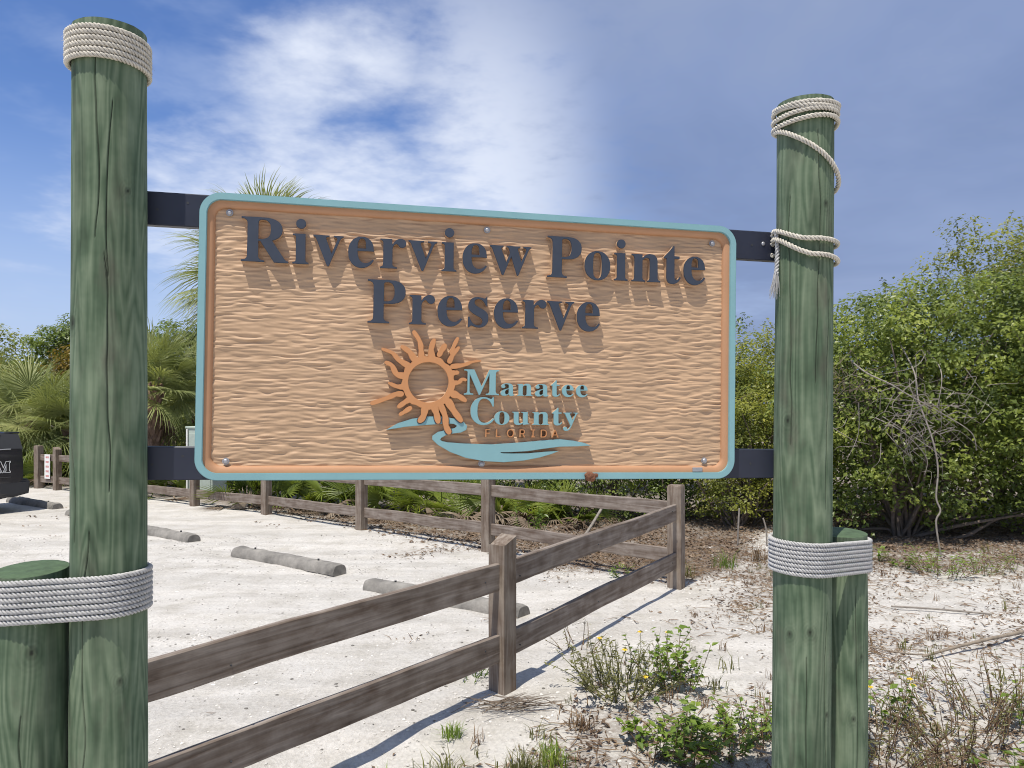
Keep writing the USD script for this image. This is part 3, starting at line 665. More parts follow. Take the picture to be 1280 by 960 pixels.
def lashing(name, label, circles, zfun, turns, pitch_z, R, mat, seed, group=None):
    root = thing(name, label, "rope", group=group)
    base = outline_path(circles, R * 1.0)
    n = len(base)
    k0 = int(np.argmax(base[:, 1]))            # start and end behind the post
    base = np.roll(base, -k0, axis=0)
    rg = np.random.default_rng(seed)
    fuzz = []
    for k in range(turns):
        ii = np.arange(n + 1) % n
        f = np.arange(n + 1) / n
        xy = base[ii]
        jit = 0.0016 * fbm(np.stack([xy[:, 0] * 3, xy[:, 1] * 3, np.full(n + 1, k * 1.7)], 1), 1.5, 2, seed)
        z = zfun(xy) + (k + f - turns / 2) * pitch_z + jit
        c = xy.mean(0)
        out = xy + (xy - c) / np.linalg.norm(xy - c, axis=1, keepdims=True) * (0.0012 * fbm(np.stack([xy[:, 0], xy[:, 1], np.full(n + 1, k)], 1), 4, 2, seed + 1) + 0.001)[:, None]
        P = np.c_[out, z]
        fine = np.linspace(0, n, int(n * (1.0 if len(circles) == 1 else 1.6)))
        P = np.stack([np.interp(fine, np.arange(n + 1), P[:, j]) for j in range(3)], 1)
        for _ in range(9):
            q = P[rg.integers(0, len(P))]
            o_ = (q - np.r_[c, q[2]]) / np.linalg.norm(q[:2] - c)
            e = q + o_ * R * 1.1 + rg.normal(0, 0.004, 3)
            fuzz.append(tube(np.array([q + o_ * R * 0.7, e, e + rg.normal(0, 0.006, 3) + [0, 0, -0.009]]), [0.0006, 0.0005, 0.0003], 3, cap=False))
        part(root, "rope_turn", rope_mesh(P, R, R * 4.2, rg.uniform(0, 6)), mat, smooth=True)
    part(root, "loose_fibres", cat_(fuzz), mat, smooth=True)
    return root


lashing("rope_lashing", "thick white rope band wound six times round the top of the left sign post", [(POST_L[0], POST_L[1], POST_L[2] - 0.004)],
        lambda p: 3.522 - 0.0 * (p[:, 0] - POST_L[0]), 6, 0.0222, 0.0112, M_rope_old, 1)
lashing("rope_lashing", "wide white rope band tying the short left post to the tall left post", [(POST_L[0], POST_L[1], POST_L[2] - 0.001), SHORT_L],
        lambda p: 1.335 + 0.040 * (p[:, 0] - SHORT_L[0]), 8, 0.0215, 0.0112, M_rope, 2)
lashing("rope_lashing", "wide white rope band tying the short right post to the tall right post", [(POST_R[0] + 0.008, POST_R[1], POST_R[2] - 0.001), SHORT_R],
        lambda p: 1.362 - 0.035 * (p[:, 0] - POST_R[0]), 8, 0.0205, 0.0107, M_rope, 3)

# loose rope on the right post: coils at the top, one long spiral, two low turns, a frayed tail
lr = thing("loose_rope", "loose cream rope coiled at the top of the right sign post, frayed end hanging lower", "rope")
pcx, pcy = POST_R[0] + 0.024, POST_R[1]
RR = 0.0118


def on_post(th, z, extra=0.0):
    """angle 0 faces the camera, positive to the right"""
    r = POST_R[2] * (1.0 - 0.012 * (z - 1)) + RR * 1.05 + extra
    return np.stack([pcx + 0.007 * (z - 3.2) + r * np.sin(th), pcy - r * np.cos(th), z], 1)


for k, (z0, tl, ph) in enumerate([(3.452, 0.004, 0.3), (3.492, -0.010, 0.9), (3.518, -0.014, 2.0), (3.553, -0.022, 4.0)]):
    th = np.linspace(-PI, PI, 220)
    z = z0 + tl * np.cos(th + 0.4) + 0.010 * np.sin(th * 0.5 + ph) + 0.006 * np.sin(th * 2 + ph * 2)
    part(lr, "rope_turn", rope_mesh(on_post(th, z, 0.003 + 0.002 * np.sin(3 * th + ph)), RR, 0.056, k), M_rope_old, smooth=True)
th = np.linspace(-1.9, 1.9, 240)
z = 3.43 - 0.28 * sstep(th, -1.5, 1.75) + 0.012 * np.sin(th * 2)
part(lr, "rope_spiral", rope_mesh(on_post(th, z, 0.002 + 0.006 * sstep(th, 0.6, 1.6)), RR, 0.056), M_rope_old, smooth=True)
th = np.linspace(1.9, 4.6, 160)
z = 3.15 - 0.22 * sstep(th, 1.9, 4.6)
part(lr, "rope_spiral", rope_mesh(on_post(th, z, 0.002), RR, 0.056), M_rope_old, smooth=True)
th = np.linspace(-1.72, 4.55, 330)
z = 2.945 - 0.062 * sstep(th, -1.6, -0.2) - 0.012 * sstep(th, -0.2, 1.6) + 0.02 * sstep(th, 2.5, 4.5)
part(lr, "rope_turn", rope_mesh(on_post(th, z, 0.003), RR, 0.056), M_rope_old, smooth=True)
z = 2.905 - 0.098 * sstep(th, -1.6, 0.0) - 0.022 * sstep(th, 0, 1.6) + 0.05 * sstep(th, 2.5, 4.5)
part(lr, "rope_turn", rope_mesh(on_post(th, z, 0.004), RR, 0.056, 2.0), M_rope_old, smooth=True)
tx, ty = pcx - POST_R[2] - 0.012, POST_R[1] - 0.02
tp = np.array([(tx + 0.004 * math.sin(q * 4), ty - 0.012 * q, 2.945 - 0.215 * q) for q in np.linspace(0, 1, 60)])
part(lr, "rope_tail", rope_mesh(tp, RR * 0.95, 0.056), M_rope, smooth=True)
rg = np.random.default_rng(5)
fr = []
for k in range(46):
    a, s = rg.uniform(0, 2 * PI), rg.uniform(0.2, 1)
    p0 = tp[-1] + [0.006 * math.cos(a) * s, 0.006 * math.sin(a) * s, 0.03]
    p1 = p0 + [0.010 * math.cos(a) * s - 0.004, 0.010 * math.sin(a) * s, -0.07]
    p2 = p0 + [0.020 * math.cos(a) * s - 0.010, 0.018 * math.sin(a) * s, -rg.uniform(0.10, 0.155)]
    fr.append(tube(np.array([p0, p1, p2]), [0.0018, 0.0014, 0.0007], 4))
part(lr, "frayed_end", cat_(fr), M_rope, smooth=True)

# ------------------------------------------------------------------ the sign
SA = np.array([0.980, 0.198, -0.016]); SA /= np.linalg.norm(SA)
SB = np.array([0.013, 0.017, 1.0]); SB -= SA * (SA @ SB); SB /= np.linalg.norm(SB)
SN = np.cross(SA, SB)
SC = EYE + np.array([-0.121, 3.456, 0.268])
sx = UsdGeom.Xform.Define(stage, "/World/sign_board")
sx.AddTransformOp().Set(Gf.Matrix4d(*SA, 0, *SB, 0, *SN, 0, *SC, 1))
tag(sx, "large carved tan sign with teal edge, raised navy lettering and orange sun emblem", "sign")
SIGN = "/World/sign_board"
W2, H2, CR = 1.2225, 0.6075, 0.090
FACE = -0.032


def rrect(w, h, r):
    return sbox(-w + r, -h + r, w - r, h - r).buffer(r, 24)


outer = rrect(W2, H2, CR)
tin = rrect(W2 - 0.0305, H2 - 0.0305, CR - 0.0305)
part(SIGN, "teal_border", bevel_plate(outer.difference(tin), 0.055, 0.0025, -0.055), M_teal, smooth=20)
part(SIGN, "back_panel", extrude(rrect(W2 - 0.034, H2 - 0.034, CR - 0.034), 0.012, -0.0545), M_teal)


def loft(profile):
    """rings: (inset from the teal inner edge, z)"""
    n, rings = 400, []
    for d, z in profile:
        w, h, r = W2 - 0.0305 - d, H2 - 0.0305 - d, max(CR - 0.0305 - d * 0.55, 0.012)
        pts = []
        for cx_, cy_, a0 in ((w - r, h - r, 0), (-w + r, h - r, 90), (-w + r, -h + r, 180), (w - r, -h + r, 270)):
            for q in np.linspace(0, 90, 25):
                a = math.radians(a0 + q)
                pts.append((cx_ + r * math.cos(a), cy_ + r * math.sin(a), z))
        rings.append(pts)
    V = np.array(rings).reshape(-1, 3)
    return TM(V, grid_faces(len(profile), len(rings[0]), wrap=True))


part(SIGN, "orange_border", loft([(-0.0005, -0.0125), (0.009, -0.0135), (0.019, -0.0165), (0.0255, -0.021), (0.029, -0.027), (0.0305, -0.037)]), M_orange, smooth=50)
nx_, ny_ = 330, 520
fx, fy = np.linspace(-W2 + 0.052, W2 - 0.052, nx_), np.linspace(-H2 + 0.052, H2 - 0.052, ny_)
FX, FY = np.meshgrid(fx, fy, indexing="ij")
X1, Y1 = FX.ravel(), FY.ravel()
o0 = np.zeros_like(X1)
wp = 1.0 * fbm(np.stack([X1 / 0.17, Y1 / 0.06, o0], 1), 1.0, 2, 31) + 0.55 * fbm(np.stack([X1 / 0.085, Y1 / 0.03, o0 + 4], 1), 1.0, 2, 32)
am = 0.55 + 0.45 * sstep(fbm(np.stack([X1 / 0.16, Y1 / 0.035, o0 + 8], 1), 1.0, 2, 33), -0.35, 0.35)
rp = np.sin(2 * PI * (Y1 / 0.0205 + wp * 1.15))
yw = Y1 + 0.008 * wp
h = 0.0044 * am * (fbm(np.stack([X1 / 0.058, yw / 0.0092, o0 + 2], 1), 1.0, 1, 34) + 0.5 * fbm(np.stack([X1 / 0.040 + 3, yw / 0.0068, o0 + 6], 1), 1.0, 1, 36)) + 0.0006 * rp * am
part(SIGN, "carved_face", TM(np.stack([X1, Y1, FACE + h - 0.001], 1), grid_faces(nx_, ny_)), M_face, smooth=True)


def raised(name, shape, mat, top=0.0, cap=0.006):
    """a raised piece: painted top layer, unpainted tan edge below it as a sub-part"""
    p = part(SIGN, name, bevel_plate(shape, cap, 0.0012, top - cap), mat, smooth=25)
    part(p, "edge", extrude(shape.buffer(-0.0004), top - cap - FACE + 0.006 + 0.0004, FACE - 0.006), M_face, smooth=25)
    return p


def glyph(ch):
    adv, polys = GLYPHS[ch]
    sh = unary_union([Polygon(p[0], p[1:]) for p in polys])
    return adv, sh.buffer(0)


def word(text, x0, x1, base, em, mat, xs=1.0, name="letter"):
    """sets the word between x0 and x1 (ink), widening the spaces between letters to fit"""
    shapes, x = [], 0.0
    for ch in text:
        adv, sh = glyph(ch)
        shapes.append([affinity.scale(sh, em / 1000 * xs, em / 1000, origin=(0, 0)), x])
        x += adv * em / 1000 * xs
    lo = shapes[0][0].bounds[0]
    hi = shapes[-1][1] + shapes[-1][0].bounds[2]
    track = ((x1 - x0) - (hi - lo)) / (len(text) - 1)
    for k, (sh, xx) in enumerate(shapes):
        raised(name, affinity.translate(sh, x0 - lo + xx + k * track, base), mat)


word("Riverview", -1.0535, 0.2085, 0.3215, 0.282, M_navy)
word("Pointe", 0.2835, 1.0615, 0.3190, 0.280, M_navy)
word("Preserve", -0.5225, 0.5385, 0.0790, 0.282, M_navy)
_, shM = glyph("M")
for ch, x0, x1, base, em in (("M", -0.092, 0.066, -0.2270, 0.166), ("C", -0.061, 0.046, -0.3595, 0.176)):
    _, sh = glyph(ch)
    sh = affinity.scale(sh, em / 1000, em / 1000, origin=(0, 0))
    b = sh.bounds
    sh = affinity.scale(affinity.translate(sh, -b[0], 0), (x1 - x0) / (b[2] - b[0]), 1, origin=(0, 0))
    raised("letter", affinity.translate(sh, x0, base).buffer(0.0008), M_teal)
word("anatee", 0.074, 0.4835, -0.2285, 0.118, M_teal, 1.2)
word("ounty", 0.047, 0.4395, -0.3595, 0.126, M_teal, 1.24)
for ch, xx in zip("FLORIDA", (0.0075, 0.0565, 0.1070, 0.1650, 0.2190, 0.2640, 0.3150)):
    _, sh = glyph("_" + ch)
    sh = affinity.scale(sh, 0.0355 / 727, 0.0355 / 727, origin=(0, 0))
    raised("letter", affinity.translate(sh, xx - sh.bounds[0], -0.4165), M_logo)


def curve(pts, n=10):
    """Catmull-Rom through the points"""
    P = np.array([pts[0], *pts, pts[-1]], float)
    out = []
    for i in range(1, len(P) - 2):
        for t in np.linspace(0, 1, n, endpoint=False):
            a, b, c, d = P[i - 1], P[i], P[i + 1], P[i + 2]
            out.append(0.5 * (2 * b + (c - a) * t + (2 * a - 5 * b + 4 * c - d) * t * t + (3 * b - a - 3 * c + d) * t ** 3))
    return np.array(out + [P[-2]])


def flame(pts, w0, w1):
    c = curve(pts)
    ws = np.linspace(w0, w1, len(c)) / 2
    ws = ws * (1 + 0.10 * np.sin(np.arange(len(c)) * 0.55))
    return unary_union([LineString([c[k], c[k + 1]]).buffer(max(ws[k], 0.0015)) for k in range(len(c) - 1)]).buffer(0.001).buffer(-0.001)


sun_ring = Point(*SUNC).buffer(0.1180, 48)
rough = np.array(sun_ring.exterior.coords)[:-1]
ang = np.arange(len(rough)) / len(rough) * 2 * PI
rough = np.array(SUNC) + (rough - SUNC) * (1 + 0.022 * np.sin(ang * 9) + 0.015 * np.sin(ang * 17 + 1))[:, None]
hole = Point(*SUNC).buffer(0.0895, 48)
pieces = [Polygon(rough)] + [flame(p, a, b) for p, a, b in RAYS if not (p is RAYS[2][0] or p is RAYS[13][0])]
raised("sun_emblem", unary_union(pieces).difference(hole).simplify(0.0004), M_logo, 0.002)
for k in (2, 13):
    raised("sun_ray", flame(*RAYS[k]), M_logo, 0.002)
wave_ = Polygon(np.array(WAVE)).buffer(0)
dark_gap = unary_union([flame(RAYS[k][0], RAYS[k][1], RAYS[k][2]) for k in (9, 10, 11, 8)])
raised("river_emblem", wave_.buffer(0.0015).buffer(-0.0015), M_teal, -0.004)
part(SIGN, "ray_outline", extrude(dark_gap.buffer(0.0032).intersection(wave_.buffer(-0.001)), 0.003, -0.0045), M_navy)
for x, y in ((-1.1049, 0.5294), (0.0061, 0.5229), (1.1072, 0.525), (-1.1016, -0.5279), (-0.005, -0.5374), (1.0756, -0.5216)):
    dome_ = trimesh.creation.icosphere(2, 0.0105)
    dome_.apply_scale([1, 1, 0.62]); dome_.apply_translation([x, y, FACE + 0.012])
    washer = trimesh.creation.cylinder(0.0145, 0.003, sections=24); washer.apply_translation([x, y, FACE + 0.0065])
    shank = trimesh.creation.cylinder(0.008, 0.03, sections=16); shank.apply_translation([x, y, FACE + 0.0])
    part(SIGN, "bolt", cat_([dome_, washer, shank]), M_steel, smooth=40)
for yb in (0.5375, -0.5385):
    p = part(SIGN, "cross_bar", rbox(3.10, 0.142, 0.045, 0.004, (0.003, yb, -0.0790)), M_bar, smooth=20)
    for xh, yh in ((-1.40, yb - 0.005), (1.335, yb), (-1.28, yb + 0.03)):
        hol = trimesh.creation.cylinder(0.0055, 0.0014, sections=16); hol.apply_translation([xh, yh, -0.0562])
        part(p, "bolt_hole", hol, M_trim)
        if xh > 1.3 and yb > 0:
            bl = trimesh.creation.icosphere(2, 0.010); bl.apply_scale([1, 1, 0.5]); bl.apply_translation([1.395, yb + 0.01, -0.056])
            part(p, "bolt", bl, M_steel, smooth=40)
part(SIGN, "maker_plate", rbox(0.050, 0.020, 0.006, 0.001, (1.0352, -0.5640, -0.0115)), M_steel)

nest = []
rg = np.random.default_rng(9)
for k in range(9):
    b = trimesh.creation.icosphere(2, rg.uniform(0.010, 0.017))
    b.vertices *= (1 + 0.3 * fbm(b.vertices * 90, 1, 2, k))[:, None]
    b.apply_scale([1.2, 1, 1])
    b.apply_translation([rg.normal(0, 0.009), rg.normal(0, 0.006), rg.uniform(-0.004, 0.006)])
    nest.append(b)
nm = cat_(nest)
nprim = usdkit.mesh(stage, "/World/insect_nest", nm, M_nest, smooth=40)
nprim.AddTransformOp().Set(Gf.Matrix4d(*SA, 0, *SB, 0, *SN, 0, *(SC + SA * 0.5005 - SB * 0.594 + SN * 0.003), 1))
tag(nprim, "small brown clump stuck to the lower edge of the sign", "nest")

# ------------------------------------------------------------------ fences
def rail_mesh(L, hgt, thk, seed, taper=0.0):
    n, prof = max(8, int(L / 0.11)), []
    r = 0.007
    y, z = thk / 2, hgt / 2
    prof = np.array([(-y, -z + r), (-y + r, -z), (y - r, -z), (y, -z + r), (y, -z * 0.3), (y, z * 0.3), (y, z - r), (y - r, z), (-y + r, z), (-y, z - r), (-y, z * 0.3), (-y, -z * 0.3)])
    xs = np.linspace(-L / 2, L / 2, n)
    V = []
    for x in xs:
        e = 1 - taper * sstep(np.array([abs(x)]), L / 2 - 0.16, L / 2)[0]
        p = np.c_[np.full(12, x), prof[:, 0], prof[:, 1] * e]
        wob = fbm(np.array([[x, 0, seed * 3.1], [x, 5, seed * 3.1], [x, 9, seed * 3.1]]), 1.1, 3, seed)
        p[:, 1] += 0.010 * wob[0]
        p[:, 2] += 0.012 * wob[1]
        p[:, 2] *= 1 + 0.03 * wob[2]
        V.append(p)
    V = np.vstack(V)
    V[:, 1:] += 0.0022 * np.stack([fbm(V, 14, 2, seed + 1), fbm(V, 14, 2, seed + 2)], 1)
    F = grid_faces(n, 12, wrap=True)
    k = np.arange(1, 11)
    F = np.vstack([F, np.stack([np.zeros(10, int), k + 1, k], 1), (n - 1) * 12 + np.stack([np.zeros(10, int), k, k + 1], 1)])
    m = TM(V, F)
    m.fix_normals()
    return m


def post_mesh(w, H, top, seed, d=None, buried=0.3):
    """square sawn post with eased corners; top: 'slant', 'eased' or 'flat'"""
    d = d or w
    r = 0.010
    x, y = w / 2, d / 2
    pr = []
    for cx_, cy_, a0 in ((x - r, y - r, 0), (-x + r, y - r, 90), (-x + r, -y + r, 180), (x - r, -y + r, 270)):
        for q in (0, 45, 90):
            a = math.radians(a0 + q)
            pr.append((cx_ + r * math.cos(a), cy_ + r * math.sin(a)))
    pr = np.array(pr)
    zs = np.concatenate([[-buried], np.linspace(0, H - 0.10, 14), [H - 0.02, H]])
    V = []
    for i, z in enumerate(zs):
        s = 1.0 if i < len(zs) - 1 or top == "slant" else (0.86 if top == "eased" else 0.96)
        p = np.c_[pr * s, np.full(len(pr), z)]
        if top == "slant" and i >= len(zs) - 3:
            kk = (i - (len(zs) - 3)) / 2
            p[:, 2] = z + kk * 0.6 * (pr[:, 0] - x) * 0.85
        if i == len(zs) - 1 and top == "eased":
            p[:, 2] += 0.008 * (1 - (pr[:, 0] / x) ** 2)
        V.append(p)
    n, m_ = len(zs), len(pr)
    V = np.vstack(V + [V[-1].mean(0)[None] + [[0, 0, 0.006 if top != "slant" else 0.0]]])
    V[:, :2] += 0.004 * np.stack([fbm(V, 3, 3, seed), fbm(V, 3, 3, seed + 1)], 1)
    F = grid_faces(n, m_, wrap=True)
    k = np.arange(m_)
    F = np.vstack([F, np.stack([(n - 1) * m_ + k, (n - 1) * m_ + (k + 1) % m_, np.full(m_, n * m_)], 1)])
    mm = TM(V, F)
    mm.fix_normals()
    return mm


def fence_post(root, xy, H, top, ang, seed, w=0.146):
    z0 = float(gz(xy[0], xy[1])[0])
    return part(root, "fence_post", post_mesh(w, H, top, seed), M_fpost, smooth=35, xf=rotz_xf((xy[0], xy[1], z0), ang))


def fence_rail(root, a, b, za, zb, seed, hgt=0.180, thk=0.042, over=(0.03, 0.03), mat=None):
    a, b = np.array([*a, za], float), np.array([*b, zb], float)
    d = (b - a) / np.linalg.norm(b - a)
    a, b = a - d * over[0], b + d * over[1]
    L = np.linalg.norm(b - a)
    yv = np.cross([0, 0, 1], d); yv /= np.linalg.norm(yv)
    zv = np.cross(d, yv)
    X = np.eye(4)
    X[:3, 0], X[:3, 1], X[:3, 2], X[:3, 3] = d, yv, zv, (a + b) / 2
    p = part(root, "fence_rail", rail_mesh(L, hgt, thk, seed, 0.12), mat or M_rail, smooth=35, xf=X)
    return p, X


def ang_of(a, b):
    return math.atan2(b[1] - a[1], b[0] - a[0])


C_, M_, L_ = (1.88, 8.80), (-0.07, 5.65), (-2.54, 2.90)
fn = thing("rail_fence", "near grey timber rail fence running from the corner post towards the left sign post", "fence")
a1 = ang_of(M_, C_)
fence_post(fn, C_, 1.175, "eased", a1 + 0.04, 1, 0.165)
fence_post(fn, M_, 1.135, "slant", a1 - 0.10, 2, 0.150)
fence_post(fn, L_, 1.08, "slant", ang_of(L_, M_), 3, 0.150)
off = np.array([math.sin(a1), -math.cos(a1)]) * 0.012
for za, zb, s in ((0.845, 0.868, 11), (0.325, 0.320, 12)):
    fence_rail(fn, np.array(M_) + off, np.array(C_) + off, za, zb, s, 0.190)
for za, zb, s in ((0.715, 0.845, 13), (0.210, 0.325, 14)):
    fence_rail(fn, np.array(L_) + off * 0.5, np.array(M_) + off * 1.5, za, zb, s, 0.205)
rg = np.random.default_rng(3)
for a, b, za, zb in ((M_, C_, 0.845, 0.868), (L_, M_, 0.715, 0.845), (L_, M_, 0.21, 0.325), (M_, C_, 0.325, 0.32)):
    for t in (0.05, 0.42, 0.94):
        d = np.array(b) - np.array(a); d /= np.linalg.norm(d)
        q = np.array(a) * (1 - t) + np.array(b) * t + np.array([d[1], -d[0]]) * 0.040
        nail = trimesh.creation.icosphere(1, 0.006); nail.apply_translation([q[0], q[1], za * (1 - t) + zb * t + rg.uniform(-0.05, 0.05)])
        part(fn, "nail", nail, M_trim)

fb = thing("rail_fence", "long grey timber rail fence along the back of the parking lot, under the sign", "fence")
tops = ["slant", "flat", "flat", "slant", "eased", "flat", "slant", "eased"]
for k in range(1, len(FENCE_BACK)):
    a, b = FENCE_BACK[k - 1], FENCE_BACK[k]
    ang = ang_of(a, b)
    fence_post(fb, b, 1.12 + 0.03 * (k % 2) - 0.012 * k, tops[k], ang + (0.06 if k % 2 else -0.04), 20 + k, 0.150 if k < 7 else 0.16)
    n_ = np.array([-math.sin(ang), math.cos(ang)]) * -0.012
    drop = [0.0, 0.03, 0.05, 0.09, 0.10, 0.11, 0.12, 0.12]
    if k < 7:
        for zc, s in ((0.895, 50), (0.355, 70)):
            fence_rail(fb, a + n_, b + n_, zc - drop[k - 1], zc - drop[k], s + k, 0.165, over=(-0.02, 0.04))
    else:
        for zc, s in ((0.895, 50), (0.355, 70)):
            fence_rail(fb, a + n_, b + n_, zc - drop[k - 1], zc - drop[k], s + k, 0.16)
# notice between the last two posts
na, nb = FENCE_BACK[-2], FENCE_BACK[-1]
ang = ang_of(nb, na)
mid = na * 0.45 + nb * 0.55
nt = thing("fence_notice", "small white notice with red lettering hung at the left end of the back fence", "notice", (mid[0] + 0.052, mid[1] - 0.075, 0.0), ang)
part(nt, "panel", rbox(0.235, 0.008, 0.60, 0.002, (0, 0, 0.56)), M_white)
for k in range(5):
    z = 0.79 - k * 0.115
    g = [sbox(-0.055 + q * 0.045, z - 0.022, -0.055 + q * 0.045 + 0.030, z + 0.022).difference(sbox(-0.047 + q * 0.045, z - (0.012 if (k + q) % 2 else 0.0), -0.033 + q * 0.045, z + 0.012)) for q in range(3)]
    m = extrude(unary_union(g), 0.002)
    m.apply_transform(np.array([[1, 0, 0, 0], [0, 0, -1, -0.0045], [0, 1, 0, 0], [0, 0, 0, 1.0]]))
    part(nt, "red_lettering", m, M_red)
tp_ = thing("timber_post", "taller weathered timber post standing behind the black car", "post", (-14.05, 22.0, 0.0))
part(tp_, "shaft", post_mesh(0.20, 1.58, "flat", 77), M_fpost, smooth=35)
part(tp_, "cap", rbox(0.21, 0.21, 0.03, 0.006, (0, 0, 1.595)), M_rail)

uc = thing("utility_cabinet", "pale green utility cabinet behind the back fence, left edge of the sign in front", "cabinet", (-6.86, 17.25, 0.0), -0.45)
part(uc, "body", rbox(0.80, 0.42, 1.50, 0.012, (0, 0, 0.80)), M_cab)
part(uc, "lid", rbox(0.84, 0.46, 0.05, 0.010, (0, 0, 1.575)), M_cab)
part(uc, "plinth", rbox(0.86, 0.50, 0.16, 0.01, (0, 0, 0.03)), M_conc)
part(uc, "door", rbox(0.66, 0.018, 1.25, 0.004, (0.03, -0.217, 0.82)), M_cab)
part(uc, "handle", rbox(0.03, 0.03, 0.14, 0.006, (0.30, -0.236, 0.85)), M_steel)
part(uc, "conduit", tube(np.array([(-0.34, -0.235, 0.0), (-0.34, -0.235, 1.54)]), 0.026, 12), M_white)

# ------------------------------------------------------------------ parking stops
def stop_mesh(L, seed):
    prof = np.array([(-0.105, 0.0), (-0.105, 0.045), (-0.094, 0.080), (-0.076, 0.112), (-0.052, 0.126), (0.0, 0.131), (0.052, 0.127), (0.076, 0.110), (0.094, 0.080), (0.105, 0.045), (0.105, 0.0), (0.0, -0.02)])
    n = 44
    V = []
    for x in np.linspace(-L / 2, L / 2, n):
        e = 1 - 0.10 * sstep(np.array([abs(x)]), L / 2 - 0.05, L / 2)[0]
        V.append(np.c_[np.full(12, x), prof * [1, e]])
    V = np.vstack(V)
    V[:, 1] += 0.012 * fbm(V, 6, 4, seed)
    V[:, 2] += 0.018 * fbm(V, 5, 4, seed + 1) * (V[:, 2] > 0.05)
    F = grid_faces(n, 12, wrap=True)
    k = np.arange(1, 11)
    F = np.vstack([F, np.stack([np.zeros(10, int), k + 1, k], 1), (n - 1) * 12 + np.stack([np.zeros(10, int), k, k + 1], 1)])
    m = TM(V, F)
    m.fix_normals()
    return m


STOPS = [((-1.626, 8.77), (0.118, 7.55), "concrete parking stop half hidden behind the near fence"),
         ((-3.81, 10.67), (-2.12, 9.46), "grey concrete parking stop standing clear in the middle of the white lot"),
         ((-6.35, 12.75), (-4.82, 11.65), "concrete parking stop just right of the left sign post, its other end hidden"),
         ((-8.36, 14.55), (-6.80, 13.45), "concrete parking stop behind the left sign post, only a corner showing"),
         ((-10.75, 16.50), (-9.03, 15.27), "concrete parking stop under the rear of the black car")]
for k, (a, b, lab) in enumerate(STOPS):
    a, b = np.array(a), np.array(b)
    L = float(np.linalg.norm(b - a))
    c = (a + b) / 2
    t = thing("parking_stop", lab, "parking stop", (c[0], c[1], float(gz(*c)[0]) - 0.006), ang_of(a, b), group="concrete stops across the lot")
    part(t, "stop_block", stop_mesh(L, 90 + k), M_conc, smooth=40)
    for sx_ in (-0.62, 0.62):
        pin = trimesh.creation.cylinder(0.013, 0.05, sections=12); pin.apply_translation([sx_ * L / 2, 0.0, 0.125])
        part(t, "steel_pin", pin, M_trim)

# ------------------------------------------------------------------ the black car (rear at x = 0, front towards +x)
car = thing("parked_car", "black car parked at the left edge of the picture, white letter on its side", "car", (-10.22, 15.45, 0.0), math.atan2(-0.82, -0.57))


def profile_body(poly, half, inset=0.0, bev=0.05):
    """extrudes a side outline (x, z) across y, easing the flanks"""
    ms = []
    for s0, s1, b in ((0, half - bev, 0.0), (half - bev, half - bev * 0.4, bev * 0.25), (half - bev * 0.4, half, bev * 0.8)):
        sh = poly.buffer(-b)
        m = extrude(sh, s1 - s0)
        for sgn in (1, -1):
            q = m.copy()
            if sgn > 0:
                q.apply_transform(np.array([[1, 0, 0, 0], [0, 0, 1, s0], [0, 1, 0, 0], [0, 0, 0, 1.0]]))
            else:
                q.apply_transform(np.array([[1, 0, 0, 0], [0, 0, -1, -s0], [0, 1, 0, 0], [0, 0, 0, 1.0]]))
            ms.append(q)
    m = cat_(ms)
    m.fix_normals()
    return m


low = Polygon(curve([(0.01, 0.34), (0.0, 0.50), (-0.01, 0.80), (0.0, 1.10), (0.02, 1.24), (0.10, 1.262), (0.6, 1.262), (1.8, 1.22), (3.1, 1.15), (3.6, 1.08), (4.3, 1.00), (4.52, 0.88), (4.58, 0.62), (4.55, 0.36), (4.2, 0.24), (2.2, 0.22), (0.4, 0.28)], 6)).buffer(0)
arch = Point(0.98, 0.35).buffer(0.40).union(Point(3.70, 0.35).buffer(0.40))
part(car, "body", profile_body(low.difference(arch), 0.92, bev=0.10), M_black, smooth=25)


def greenhouse(pts_low, pts_high, y0, y1):
    V = [(x, -y0, z) for x, z in pts_low] + [(x, y0, z) for x, z in pts_low] + [(x, -y1, z) for x, z in pts_high] + [(x, y1, z) for x, z in pts_high]
    return trimesh.convex.convex_hull(np.array(V))


